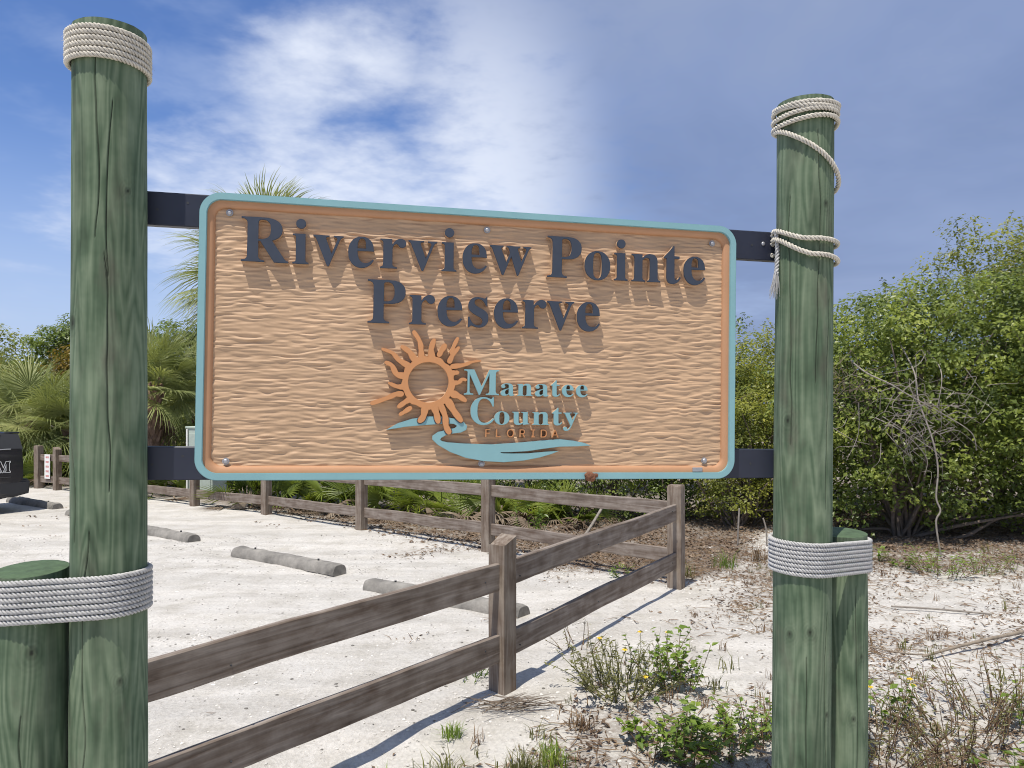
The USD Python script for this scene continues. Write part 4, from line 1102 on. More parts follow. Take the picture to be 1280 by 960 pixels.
part(car, "roof", greenhouse([(0.02, 1.22), (3.15, 1.14)], [(0.04, 1.51), (0.4, 1.545), (1.2, 1.57), (2.1, 1.55)], 0.88, 0.74), M_trim, smooth=25)
for sgn in (1, -1):
    for win in ([(0.62, 1.275), (1.05, 1.275), (1.05, 1.50), (0.36, 1.50)], [(1.12, 1.275), (1.85, 1.27), (1.85, 1.515), (1.12, 1.505)], [(1.93, 1.265), (2.85, 1.235), (2.15, 1.505), (1.93, 1.51)]):
        V = []
        for off_ in (0.0, 0.012):
            for x, z in win:
                y = 0.88 + (0.74 - 0.88) * (z - 1.22) / 0.32 - 0.002 + off_
                V.append((x, sgn * y, z))
        fr_ = trimesh.convex.convex_hull(np.array(V))
        part(car, "side_window", fr_, M_carglass)
    tl = rbox(0.06, 0.22, 0.20, 0.012, (0.048, sgn * 0.70, 1.04))
    part(car, "tail_lamp", tl, M_tail)
    hl = rbox(0.26, 0.10, 0.12, 0.02, (4.36, sgn * 0.80, 0.86))
    part(car, "head_lamp", hl, M_white)
    for xw in (0.98, 3.70):
        ty_ = trimesh.creation.revolve(np.array([(0.20, -0.10), (0.31, -0.11), (0.345, -0.08), (0.35, 0.0), (0.345, 0.08), (0.31, 0.11), (0.20, 0.10), (0.20, -0.10)]), sections=40)
        ty_.apply_transform(trimesh.transformations.rotation_matrix(PI / 2, [1, 0, 0])); ty_.apply_translation([xw, sgn * 0.80, 0.345])
        wp_ = part(car, "wheel", ty_, M_tyre, smooth=40)
        rim = trimesh.creation.cylinder(0.20, 0.17, sections=32)
        rim.apply_transform(trimesh.transformations.rotation_matrix(PI / 2, [1, 0, 0])); rim.apply_translation([xw, sgn * 0.80, 0.345])
        part(wp_, "rim", rim, M_rim, smooth=40)
part(car, "bumper", profile_body(Polygon([(-0.09, 0.36), (-0.11, 0.58), (-0.07, 0.64), (0.5, 0.64), (0.54, 0.36), (0.2, 0.30)]), 0.935, bev=0.07), M_trim, smooth=25)
part(car, "spoiler", rbox(0.28, 1.2, 0.035, 0.012, (0.10, 0, 1.535)), M_black)
part(car, "rear_window", rbox(0.02, 1.15, 0.22, 0.006, (0.062, 0, 1.36)), M_carglass)
for zz_, hh in ((1.235, 0.018), (0.70, 0.012)):
    part(car, "side_moulding", rbox(3.0, 0.02, hh, 0.004, (1.75, 0.925, zz_)), M_steel if zz_ > 1 else M_trim)
shp = affinity.scale(glyph("M")[1], 0.00026, 0.00029, origin=(0, 0))
ringm = shp.buffer(0.014).difference(shp.buffer(0.003))
for xo in (0.50, 0.86):
    dm = extrude(ringm, 0.003)
    dm.apply_transform(np.array([[-1, 0, 0, xo], [0, 0, 1, 0.9205], [0, 1, 0, 0.80], [0, 0, 0, 1.0]]))
    part(car, "side_letter", dm, M_white)

# ------------------------------------------------------------------ plants: builders
def leaves_mesh(P, N, D, L, W, fold=0.25):
    """one folded diamond leaf (two triangles) per row"""
    n = len(P)
    N = N / (np.linalg.norm(N, axis=1, keepdims=True) + 1e-9)
    D = D - N * np.sum(N * D, 1, keepdims=True)
    D /= np.linalg.norm(D, axis=1, keepdims=True) + 1e-9
    S = np.cross(N, D)
    L, W = np.broadcast_to(L, (n,))[:, None], np.broadcast_to(W, (n,))[:, None]
    base, tip = P - D * L * 0.5, P + D * L * 0.5 - N * L * 0.08
    a = P + S * W * 0.5 + N * W * fold * 0.5 - D * L * 0.06
    b = P - S * W * 0.5 + N * W * fold * 0.5 - D * L * 0.06
    V = np.stack([base, a, tip, b], 1).reshape(-1, 3)
    k = np.arange(n) * 4
    F = np.vstack([np.stack([k, k + 1, k + 2], 1), np.stack([k, k + 2, k + 3], 1)])
    return TM(V, F)


def unit(rg, n):
    v = rg.normal(size=(n, 3))
    return v / np.linalg.norm(v, axis=1, keepdims=True)


def crown(lobes, n_clumps, per, leaf, seed, clump_r=(0.16, 0.42), squash=0.55, up=0.55, zmin=0.05, hang=0.0, ratio=0.55):
    """leaf clumps spread over and a little inside the lobes (x, y, z, rx, ry, rz); returns leaves and the clump centres"""
    rg = np.random.default_rng(seed)
    lobes = np.array(lobes, float)
    area = (lobes[:, 3] * lobes[:, 4] + lobes[:, 3] * lobes[:, 5] + lobes[:, 4] * lobes[:, 5])
    which = rg.choice(len(lobes), n_clumps, p=area / area.sum())
    u = unit(rg, n_clumps)
    u[:, 2] = np.where(rg.random(n_clumps) < 0.25, np.abs(u[:, 2]), u[:, 2])
    rad = 0.62 + 0.48 * rg.random(n_clumps) ** 0.6
    C = lobes[which, :3] + lobes[which, 3:] * u * rad[:, None]
    ok = C[:, 2] > zmin
    C, u = C[ok], u[ok]
    cr = rg.uniform(*clump_r, len(C))
    cnt = np.maximum(4, (per * (cr / np.mean(clump_r)) ** 2).astype(int))
    idx = np.repeat(np.arange(len(C)), cnt)
    q = unit(rg, len(idx))
    rr = cr[idx] * (0.35 + 0.65 * rg.random(len(idx)) ** 0.5)
    P = C[idx] + q * rr[:, None] * [1, 1, squash]
    N = q * 0.40 + u[idx] * 0.30 + np.array([-0.20, -0.35, up + 0.5]) + 0.50 * rg.normal(size=(len(idx), 3))
    D = q + 0.5 * rg.normal(size=(len(idx), 3)) + [0, 0, -hang]
    L = leaf * rg.uniform(0.65, 1.25, len(idx))
    keep = P[:, 2] > 0.02
    return leaves_mesh(P[keep], N[keep], D[keep], L[keep], L[keep] * ratio), C


def sprigs(rg, roots, dirs, lengths, leaf, every=0.05):
    """leafy twigs that break the outline"""
    P, N, D, st = [], [], [], []
    for r, d, L in zip(roots, dirs, lengths):
        d = d / np.linalg.norm(d)
        end = r + d * L + [0, 0, -0.05 * L]
        st.append(tube(np.array([r, (r + end) / 2 + rg.normal(0, 0.02, 3), end]), [0.006, 0.004, 0.002], 3, cap=False))
        for t in np.arange(0.15, 1.0, every / L):
            for _ in range(2):
                s = unit(rg, 1)[0]
                P.append(r * (1 - t) + end * t + s * leaf * 0.5)
                D.append(d + s * 1.1)
                N.append(s * 0.4 + [0, 0, 0.8] + rg.normal(0, 0.4, 3))
    L = leaf * rg.uniform(0.6, 1.1, len(P))
    return leaves_mesh(np.array(P), np.array(N), np.array(D), L, L * 0.5), cat_(st)


def branches(base, tips, rg, r0=0.05, wig=0.12):
    out = []
    for t in tips:
        base_j = base + rg.normal(0, 0.05, 3) * [1, 1, 0]
        m1 = base_j * 0.62 + t * 0.38 + rg.normal(0, wig, 3)
        m2 = base_j * 0.25 + t * 0.75 + rg.normal(0, wig, 3)
        pth = curve([base_j, m1, m2, t], 4)
        out.append(tube(pth, np.linspace(r0 * rg.uniform(0.5, 1), 0.007, len(pth)), 5, cap=False))
    return cat_(out)


def shrub(name, label, cat, base, lobes, n_clumps, per, leaf, mat, seed, bark=None, n_br=14, r0=0.05, n_sprig=30, group=None, **kw):
    base = np.array([base[0], base[1], 0.0])
    rg = np.random.default_rng(seed)
    root = thing(name, label, cat, base, group=group)
    lv, C = crown(lobes, n_clumps, per, leaf, seed, **kw)
    pick = rg.choice(len(C), min(n_br, len(C)), replace=False)
    tr = branches(np.array([0, 0, -0.1]), C[pick] * [0.9, 0.9, 0.95], rg, r0)
    if n_sprig:
        hi = C[np.argsort(C[:, 2] + rg.normal(0, 0.5, len(C)))[-n_sprig * 2:]]
        hi = hi[rg.choice(len(hi), min(n_sprig, len(hi)), replace=False)]
        sl, ss = sprigs(rg, hi, np.c_[rg.normal(0, 0.5, (len(hi), 2)), rg.uniform(0.5, 1.2, len(hi))], rg.uniform(0.25, 0.6, len(hi)), leaf)
        lv = cat_([lv, sl])
        tr = cat_([tr, ss])
    part(root, "foliage", lv, mat, smooth=False)
    part(root, "branches", tr, bark or M_bark, smooth=True)
    return root


def lobes_fill(rg, n, cx, rx, ry, H, r=(0.45, 0.85), z0=0.35, top=None):
    """lobes that fill a mound of half widths rx, ry and height H about cx"""
    out = []
    for k in range(n):
        a, s = rg.uniform(0, 2 * PI), math.sqrt(rg.random())
        x, y = cx[0] + rx * s * math.cos(a), cx[1] + ry * s * math.sin(a)
        hh = H * (1 - 0.55 * s ** 2.2) * rg.uniform(0.82, 1.05)
        q = rg.uniform(*r)
        z = rg.uniform(z0, max(z0 + 0.05, hh - q * 0.8)) if k % 3 else max(z0, hh - q * 0.8)
        out.append((x, y, z, q, q, q * rg.uniform(0.7, 0.95)))
    return out


def fan_frond(rg, pet, blade, nseg=34, span=2.2, droop=0.5, width=0.045, recurve=0.5, stiff=False):
    """costapalmate leaf in its own frame: grows along +x, face towards +z"""
    parts = []
    n = 6
    xs = np.linspace(0, pet, n)
    zs = -0.08 * pet * (xs / pet) ** 2
    w = np.linspace(0.022, 0.012, n)
    V = np.vstack([np.c_[xs, w, zs], np.c_[xs, np.zeros(n), zs - 0.012], np.c_[xs, -w, zs]])
    k = np.arange(n - 1)
    F = np.vstack([np.stack([k, k + n, k + 1], 1), np.stack([k + 1, k + n, k + n + 1], 1), np.stack([k + n, k + 2 * n, k + n + 1], 1), np.stack([k + n + 1, k + 2 * n, k + 2 * n + 1], 1)])
    parts.append(TM(V, F))
    Vs, Fs, o = [], [], 0
    for i in range(nseg):
        a = -span + 2 * span * i / (nseg - 1) + rg.normal(0, 0.03)
        L = blade * (0.62 + 0.38 * math.cos(a * 0.62)) * rg.uniform(0.88, 1.06)
        hub = np.array([pet + 0.22 * blade * math.cos(a * 0.5) * (0 if stiff else 1) * max(0, math.cos(a)), 0, -0.08 * pet])
        d = np.array([math.cos(a), math.sin(a), 0.0])
        s = np.array([-math.sin(a), math.cos(a), 0.0])
        ts = np.array([0.02, 0.34, 0.62, 0.84, 1.0])
        ww = width * np.array([0.22, 1.0, 0.75, 0.42, 0.05])
        dz = -recurve * blade * 0.25 * (abs(a) / span) ** 1.5 * ts - droop * L * np.maximum(0, ts - 0.45) ** 2 * rg.uniform(0.4, 1.6)
        cen = hub + d[None] * (L * ts)[:, None] + np.c_[0 * ts, 0 * ts, dz]
        ridge = cen + np.c_[0 * ts, 0 * ts, ww * 0.30]
        Vs += [cen + s * ww[:, None] * 0.5, ridge, cen - s * ww[:, None] * 0.5]
        k = np.arange(4)
        Fs += [np.stack([o + k, o + 5 + k, o + k + 1], 1), np.stack([o + k + 1, o + 5 + k, o + 6 + k], 1), np.stack([o + 5 + k, o + 10 + k, o + 6 + k], 1), np.stack([o + 6 + k, o + 10 + k, o + 11 + k], 1)]
        o += 15
    parts.append(TM(np.vstack(Vs), np.vstack(Fs)))
    return parts


def place_frond(parts, az, el, roll, loc, gravity=0.0):
    """turns frond parts to azimuth az and elevation el, then lets far points sag"""
    m = cat_(parts)
    R = trimesh.transformations.euler_matrix(roll, 0, 0)
    R = trimesh.transformations.rotation_matrix(az, [0, 0, 1]) @ trimesh.transformations.rotation_matrix(-el, [0, 1, 0]) @ R
    m.apply_transform(R)
    r2 = (m.vertices[:, :2] ** 2).sum(1)
    m.vertices[:, 2] -= gravity * r2
    m.apply_translation(loc)
    return m


def palm(name, label, xy, H, n_fr, pet, blade, seed, trunk_r=0.15, dead=5, lean=(0, 0), boots=True, nseg=32, group=None, el=(-0.75, 1.35), boot_from=0.0):
    rg = np.random.default_rng(seed)
    root = thing(name, label, "palm tree", (xy[0], xy[1], 0), group=group)
    zs = np.linspace(-0.2, H, 24)
    pth = np.c_[lean[0] * (zs / H) ** 2, lean[1] * (zs / H) ** 2, zs]
    tr = tube(pth, trunk_r * (1 + 0.12 * np.sin(zs * 23 + rg.random()) + 0.1 * rg.normal(size=24)), 14)
    if boots:
        bs = [tr]
        for k in range(int((H - boot_from) * 26)):
            z = boot_from + (H - boot_from) * (k + 0.5) / int((H - boot_from) * 26)
            a = k * 2.4 + rg.normal(0, 0.1)
            o_ = np.array([math.cos(a), math.sin(a), 0.0])
            b0 = np.array([lean[0] * (z / H) ** 2, lean[1] * (z / H) ** 2, z]) + o_ * trunk_r * 0.8
            bs.append(tube(np.array([b0, b0 + o_ * 0.06 + [0, 0, 0.10], b0 + o_ * rg.uniform(0.09, 0.15) + [0, 0, rg.uniform(0.18, 0.28)]]), [0.05, 0.038, 0.02], 4))
        tr = cat_(bs)
    part(root, "trunk", tr, M_palmtrunk, smooth=40)
    top = pth[-1]
    for k in range(n_fr):
        t = k / n_fr
        e = el[1] + (el[0] - el[1]) * t ** 0.85 + rg.normal(0, 0.10)
        m = place_frond(fan_frond(rg, pet * rg.uniform(0.8, 1.15), blade * rg.uniform(0.85, 1.1), nseg, rg.uniform(1.9, 2.4), rg.uniform(0.45, 0.95), 0.030), k * 2.399 + rg.normal(0, 0.15), e, rg.normal(0, 0.35), top + [0, 0, -0.25 * t], 0.10 * rg.uniform(0.4, 1.3))
        m.vertices[:, 2] = np.maximum(m.vertices[:, 2], 0.03)
        part(root, "frond", m, L_palm, smooth=False)
    for k in range(dead):
        m = place_frond(fan_frond(rg, pet * 0.8, blade * 0.8, nseg // 2, 1.6, 1.2, 0.06), rg.uniform(0, 6.28), rg.uniform(-1.35, -1.05), rg.normal(0, 0.5), top + [0, 0, -0.35], 0.0)
        m.vertices[:, 2] = np.maximum(m.vertices[:, 2], 0.03)
        part(root, "dead_frond", m, L_deadfrond, smooth=False)
    return root


def saw_palmetto(label, xy, n, pet, blade, seed, dead=2, group="saw palmettos behind the back fence"):
    rg = np.random.default_rng(seed)
    root = thing("saw_palmetto", label, "palmetto", (xy[0], xy[1], 0), group=group)
    for k in range(n):
        b = np.array([rg.normal(0, 0.28), rg.normal(0, 0.2), 0.02])
        m = place_frond(fan_frond(rg, pet * rg.uniform(0.6, 1.25), blade * rg.uniform(0.8, 1.15), 22, rg.uniform(1.4, 1.9), 0.12, 0.034, 0.2, True), rg.uniform(0, 6.28), rg.uniform(0.35, 1.25), rg.normal(0, 0.6), b, 0.06)
        m.vertices[:, 2] = np.maximum(m.vertices[:, 2], 0.02)
        part(root, "frond", m, L_saw, smooth=False)
    for k in range(dead):
        b = np.array([rg.normal(0, 0.3), rg.normal(-0.2, 0.2), 0.05])
        m = place_frond(fan_frond(rg, pet * 0.7, blade * 0.9, 18, 1.5, 0.8, 0.034, 0.8, True), rg.uniform(0, 6.28), rg.uniform(-0.1, 0.45), rg.normal(0, 0.6), b, 0.25)
        m.vertices[:, 2] = np.maximum(m.vertices[:, 2], 0.02)
        part(root, "dead_frond", m, L_deadfrond, smooth=False)
    return root

# ------------------------------------------------------------------ planting: right side and behind the sign
def col(x, y, top, r, z0=0.55, step=0.75, jit=0.18, seed=0):
    rg = np.random.default_rng(seed)
    z, out = z0, []
    while z < top - r * 0.6:
        q = r * rg.uniform(0.85, 1.15)
        out.append((x + rg.normal(0, jit), y + rg.normal(0, jit), z, q, q, q * 0.85))
        z += step * rg.uniform(0.8, 1.1)
    out.append((x, y, top - r * 0.8, r * 0.9, r * 0.9, r * 0.75))
    return out


lob = []
for k, (x, y, t, r) in enumerate([(-1.15, 0.10, 3.45, 0.62), (-0.55, -0.35, 3.95, 0.72), (0.2, -0.25, 3.75, 0.80), (0.95, -0.45, 4.05, 0.8), (1.75, -0.35, 4.2, 0.85), (2.6, -0.2, 4.35, 0.9), (-0.2, 0.7, 4.0, 0.8), (1.0, 0.8, 4.2, 0.9), (2.2, 0.9, 4.3, 0.9)]):
    lob += col(x, y, t, r, z0=0.95 if y < 0 else 0.5, seed=k)
shrub("large_shrub", "big dense green shrub right of the right sign post, grey dead twigs over its face", "shrub", (6.25, 12.3), lob, 1500, 34, 0.080, L_shrub, 101, n_br=46, r0=0.045, n_sprig=90, up=0.45, ratio=0.62, group=None)
lob = []
for k, (x, y, t, r) in enumerate([(0, 0, 5.35, 0.9), (-0.9, 0.3, 4.7, 0.8), (1.0, 0.2, 5.3, 1.0), (2.0, 0.5, 5.0, 1.0), (0.4, -0.8, 4.6, 0.8)]):
    lob += col(x, y, t + 0.25, r, z0=1.2, seed=30 + k)
shrub("tall_shrub", "taller yellow-green shrub rising behind the big shrub at the right edge", "shrub", (9.25, 14.6), lob, 850, 32, 0.078, L_shrub_y, 102, n_br=18, n_sprig=60)
lob = []
for k, (x, y, t, r) in enumerate([(-0.75, 0, 2.9, 0.6), (0.0, -0.2, 3.45, 0.65), (0.7, 0.1, 3.3, 0.6), (1.15, 0.5, 3.1, 0.6), (-0.3, 0.8, 3.2, 0.7)]):
    lob += col(x, y, t, r, z0=0.75, seed=50 + k)
shrub("leafy_shrub", "yellow-green shrub seen between the sign and the right post, thin upright twigs on top", "shrub", (4.75, 14.3), lob, 640, 30, 0.070, L_shrub_y, 103, n_br=24, n_sprig=50)
lob = []
for k, (x, y, t, r) in enumerate([(-0.6, 0, 3.4, 0.8), (0.6, 0.2, 3.9, 0.9), (1.8, 0, 4.0, 0.9), (3.0, 0.3, 4.0, 0.9), (0.3, -0.8, 2.6, 0.8), (1.6, -0.9, 2.8, 0.8)]):
    lob += col(x, y, t, r, z0=0.7, seed=60 + k)
shrub("large_shrub", "green shrub continuing the thicket past the right edge of the picture", "shrub", (10.0, 12.4), lob, 700, 30, 0.085, L_shrub, 104, n_br=16, n_sprig=30)
rgp = np.random.default_rng(55)
HEDGE = [(0.55, 14.3, 1.9, L_shrub, "dark green vine-covered shrub under the middle of the sign, behind the back fence"),
         (1.75, 14.1, 2.1, L_shrub, "dark green shrub under the sign, just left of the fence corner post"),
         (2.85, 13.9, 2.3, L_dark, "dark shrub directly behind the fence corner post, brown twigs inside"),
         (3.85, 13.2, 2.3, L_shrub_y, "shrub with yellow-green leaves and bare stems under the right end of the sign")]
for k, (x, y, H, mat, lab) in enumerate(HEDGE):
    lob = []
    for q, (dx, dy) in enumerate([(-0.5, -0.1), (0.0, -0.3), (0.5, 0.0), (0.0, 0.5)]):
        lob += col(dx, dy, H * rgp.uniform(0.85, 1.1), 0.45, z0=0.45, step=0.55, seed=70 + 9 * k + q)
    shrub("low_shrub", lab, "shrub", (x, y), lob, 340, 26, 0.062, mat, 120 + k, n_br=26, r0=0.03, n_sprig=10, clump_r=(0.12, 0.26))
# thicket behind the sign
for k, (x, y, H) in enumerate([(-3.2, 19.5, 3.6), (-0.6, 19.0, 3.8), (2.2, 18.6, 4.0), (5.0, 18.5, 4.2), (6.3, 15.6, 3.2), (8.6, 17.4, 4.0)]):
    lob = []
    for q, (dx, dy) in enumerate([(-0.9, 0), (0, -0.5), (0.9, 0.1)]):
        lob += col(dx, dy, H * rgp.uniform(0.85, 1.05), 0.8, z0=0.6, seed=200 + 9 * k + q)
    shrub("thicket_shrub", ["dark green thicket shrub behind the sign near the tall palm", "dark green thicket shrub hidden behind the middle of the sign", "dark green thicket shrub hidden behind the right half of the sign", "dark thicket shrub behind the leafy shrub at the right post", "dark thicket shrub filling the gap behind the big right shrub", "dark thicket shrub behind the taller yellow-green shrub"][k],
          "shrub", (x, y), lob, 330, 22, 0.10, L_dark, 210 + k, n_br=8, n_sprig=12)

# dead vine tangle with a long hanging stem in front of the big shrub
rg = np.random.default_rng(77)
dv = thing("dead_vine", "bleached leafless vine tangle hanging down the front of the big right shrub", "vine", (5.85, 10.75, 0))
stem = curve([(0.10, 1.0, 3.0), (0.02, 0.45, 2.55), (-0.08, 0.15, 2.15), (0.03, 0.0, 1.62), (0.10, -0.02, 1.2), (0.06, -0.05, 0.8), (0.09, -0.1, 0.62), (0.03, -0.1, 0.45), (0.07, -0.15, 0.0)], 8)
part(dv, "hanging_stem", tube(stem, np.linspace(0.011, 0.013, len(stem)), 6), M_deadwood, smooth=True)
tw = []
for k in range(105):
    a = np.array([rg.normal(-0.12, 0.42), rg.uniform(-0.05, 0.45), rg.normal(2.02, 0.30)])
    d = unit(rg, 1)[0] * [1, 0.4, 0.8] + [0, 0, -0.25]
    L = rg.uniform(0.25, 0.8)
    m1 = a + d * L * 0.5 + rg.normal(0, 0.09, 3)
    b = a + d * L + [0, 0, -0.12 * L]
    c = curve([a, m1, b], 5)
    tw.append(tube(c, np.linspace(rg.uniform(0.004, 0.008), 0.002, len(c)), 4, cap=False))
part(dv, "twig_tangle", cat_(tw), M_deadwood, smooth=True)
for pts, r in (([(-0.75, 0.8, 2.75), (-0.70, 0.4, 2.55), (-0.45, 0.2, 2.38), (-0.2, 0.1, 2.2), (0.2, 0.0, 1.95), (0.55, -0.05, 1.70), (0.62, -0.05, 1.45)], 0.014),
               ([(0.45, 0.9, 2.9), (0.38, 0.45, 2.65), (0.22, 0.1, 2.4), (0.1, 0.0, 2.05)], 0.011),
               ([(-0.62, 0.3, 1.9), (-0.3, 0.15, 1.7), (0.0, 0.1, 1.35), (-0.02, 0.1, 1.1)], 0.009)):
    c = curve(pts, 8)
    part(dv, "dead_branch", tube(c, np.linspace(r, r * 0.35, len(c)), 6), M_deadwood, smooth=True)

tw = []
for k in range(60):
    a = np.array([rg.normal(-0.95, 0.22), rg.uniform(0.25, 0.7), rg.normal(2.35, 0.28)])
    d = unit(rg, 1)[0] * [1, 0.4, 0.9]
    L = rg.uniform(0.2, 0.6)
    c = curve([a, a + d * L * 0.5 + rg.normal(0, 0.06, 3), a + d * L + [0, 0, -0.1 * L]], 4)
    tw.append(tube(c, np.linspace(0.0045, 0.0015, len(c)), 4, cap=False))
part(dv, "twig_tangle", cat_(tw), M_bark, smooth=True)

# ------------------------------------------------------------------ planting: left side
palm("cabbage_palm", "tall cabbage palm behind the sign, crown above and left of the sign's top left corner", (-5.15, 15.9), 4.88, 62, 0.85, 1.10, 301, 0.16, dead=6, nseg=44, boot_from=2.6, el=(-0.95, 1.4))
palm("cabbage_palm", "short cabbage palm with reddish trunk just right of the left sign post", (-8.55, 18.3), 2.55, 36, 0.70, 0.90, 302, 0.16, dead=1, nseg=40, boot_from=0.2, el=(-0.30, 1.35))
palm("cabbage_palm", "low bushy cabbage palm hard against the left edge of the sign", (-8.05, 19.9), 2.05, 32, 0.8, 0.95, 303, 0.16, dead=3, nseg=38, boot_from=0.8)
palm("cabbage_palm", "broad drooping cabbage palm above the black car at the far left", (-13.2, 21.2), 1.75, 46, 0.85, 1.05, 304, 0.18, dead=3, nseg=40, el=(-0.7, 1.3))
palm("cabbage_palm", "cabbage palm with fronds drooping just left of the left sign post", (-12.0, 20.9), 1.45, 40, 0.8, 1.0, 305, 0.18, dead=2, nseg=38, el=(-0.7, 1.3))
palm("cabbage_palm", "cabbage palm at the left edge of the picture, lowest fronds behind the car", (-15.0, 22.6), 2.0, 38, 0.85, 1.05, 306, 0.18, dead=2, nseg=36)
palm("cabbage_palm", "cabbage palm hidden behind the left sign post", (-10.3, 21.6), 1.9, 30, 0.8, 1.0, 307, 0.18, dead=3, nseg=28)
SAW = [(325, 15.9, "saw palmetto under the sign's left corner, bright blades over the fence rail"), (372, 15.4, "saw palmetto just right of the fourth fence post, yellow-green fans"),
       (425, 15.2, "saw palmetto between the left and middle visible posts of the back fence"), (478, 14.7, "saw palmetto just right of the fence post under the sun emblem's left"),
       (520, 14.5, "saw palmetto beside the grey dead clump under the sun emblem"), (590, 14.0, "saw palmetto with drooping dead fans left of the fence post under the river emblem"),
       (645, 13.6, "saw palmetto just right of the fence post under the river emblem"), (700, 13.4, "small saw palmetto with pale dry blades under the river emblem's right tip")]
for k, (u, Y, lab) in enumerate(SAW):
    saw_palmetto(lab, ((u - 640) / 960 * Y, Y), 15 if k < 6 else 9, 0.62 if k < 6 else 0.4, 0.62 if k < 6 else 0.45, 320 + k, dead=2 if k in (0, 2, 3) else 6)
for k, (x, y, lab) in enumerate([(-12.75, 20.0, "small saw palmetto at the foot of the palms, right of the black car"), (-11.9, 19.8, "small saw palmetto behind the white notice on the fence"), (-13.6, 20.6, "small saw palmetto behind the black car's rear end"),
                                 (-8.0, 17.6, "small bright saw palmetto at the foot of the reddish palm trunk"), (-7.4, 18.4, "small saw palmetto left of the pale green cabinet")]):
    saw_palmetto(lab, (x, y), 13, 0.5, 0.6, 340 + k, dead=1, group="small saw palmettos at the foot of the palms")


def tree(name, label, xy, H, crown_r, mat, seed, trunk_h=1.4, n=420, per=22, leaf=0.12, group=None):
    rg = np.random.default_rng(seed)
    root = thing(name, label, "tree", (xy[0], xy[1], 0), group=group)
    lob = []
    for k in range(11):
        a, s = rg.uniform(0, 6.28), math.sqrt(rg.random()) * crown_r * 0.75
        q = crown_r * rg.uniform(0.34, 0.52)
        lob.append((s * math.cos(a), s * math.sin(a), rg.uniform(trunk_h + q * 0.4, H - q), q, q, q * 0.8))
    lob.append((0, 0, H - crown_r * 0.42, crown_r * 0.5, crown_r * 0.5, crown_r * 0.42))
    lv, C = crown(lob, n, per, leaf, seed, clump_r=(0.22, 0.46))
    part(root, "crown", lv, mat, smooth=False)
    pick = rg.choice(len(C), 18, replace=False)
    st = branches(np.array([0, 0, trunk_h * 0.9]), C[pick] * 0.92, rg, 0.07)
    trunk = tube(np.array([(0, 0, -0.2), (0.05, 0.02, trunk_h * 0.5), (0, 0, trunk_h)]), [0.16, 0.13, 0.10], 10)
    part(root, "trunk", cat_([trunk, st]), M_bark, smooth=True)
    return root


tree("broadleaf_tree", "dark green tree with rounded crown behind the palms, left of the left sign post", (-15.3, 27.5), 5.25, 2.0, L_dark, 401, n=520, leaf=0.13)
tree("broadleaf_tree", "amber-leaved tree glowing between palm and left sign post", (-13.45, 24.0), 4.0, 1.4, L_amber, 402, n=380, leaf=0.11)
tree("broadleaf_tree", "dull olive tree at the far left edge of the picture", (-18.3, 27.0), 4.9, 1.9, L_shrub_y, 403, n=460, leaf=0.13)
tree("broadleaf_tree", "amber and green tree low at the left edge above the car", (-16.4, 24.2), 3.5, 1.3, L_amber, 404, n=300, leaf=0.11)
tree("broadleaf_tree", "dark tree hidden behind the left sign post", (-12.2, 28.0), 5.2, 1.9, L_dark, 405, n=420, leaf=0.13)
tree("broadleaf_tree", "dark green tree behind the low palm at the sign's left edge", (-9.0, 25.5), 3.9, 1.7, L_dark, 406, n=420, leaf=0.12, trunk_h=0.8)
for k, (x, y) in enumerate([(-16.5, 23.5), (-14.2, 22.9), (-12.3, 22.8), (-9.9, 22.4), (-8.1, 21.6), (-6.3, 20.6)]):
    lob = []
    for q, (dx, dy) in enumerate([(-0.8, 0), (0.1, -0.3), (0.9, 0.1)]):
        lob += col(dx, dy, rgp.uniform(1.7, 2.3), 0.7, z0=0.5, seed=500 + 9 * k + q)
    shrub("undergrowth_shrub", ["shadowed undergrowth shrub behind the leftmost palm", "shadowed undergrowth shrub behind the broad drooping palm", "shadowed undergrowth shrub behind the palms left of the sign post",
                                "shadowed undergrowth shrub hidden by the left sign post", "shadowed brown-green undergrowth behind the reddish palm trunk", "shadowed undergrowth shrub behind the pale green cabinet"][k],
          "shrub", (x, y), lob, 240, 22, 0.10, L_dark if k % 2 else L_shrub, 510 + k, n_br=8, n_sprig=6)
# far wood closing the horizon
rg = np.random.default_rng(88)
n = 26000
ax = rg.uniform(-95, 95, n)
ay = 52 + 0.004 * ax ** 2 * 0.3 + rg.uniform(0, 8, n)
top = 4.6 + 1.6 * fbm(np.stack([ax, ay * 0, ax * 0], 1), 0.09, 4, 8) + 1.1 * fbm(np.stack([ax, ay * 0.3, ax * 0 + 5], 1), 0.5, 2, 9)
az = top * rg.random(n) ** 0.6
Nn = np.c_[rg.normal(0, 0.6, n), -0.5 + rg.normal(0, 0.5, n), 0.6 + rg.normal(0, 0.5, n)]
wd = usdkit.mesh(stage, "/World/far_wood", leaves_mesh(np.stack([ax, ay, az], 1), Nn, unit(rg, n), 0.55 * rg.uniform(0.6, 1.2, n), 0.4), L_dark)
tag(wd, "far-off dark belt of trees closing the horizon", "woodland", kind="stuff")

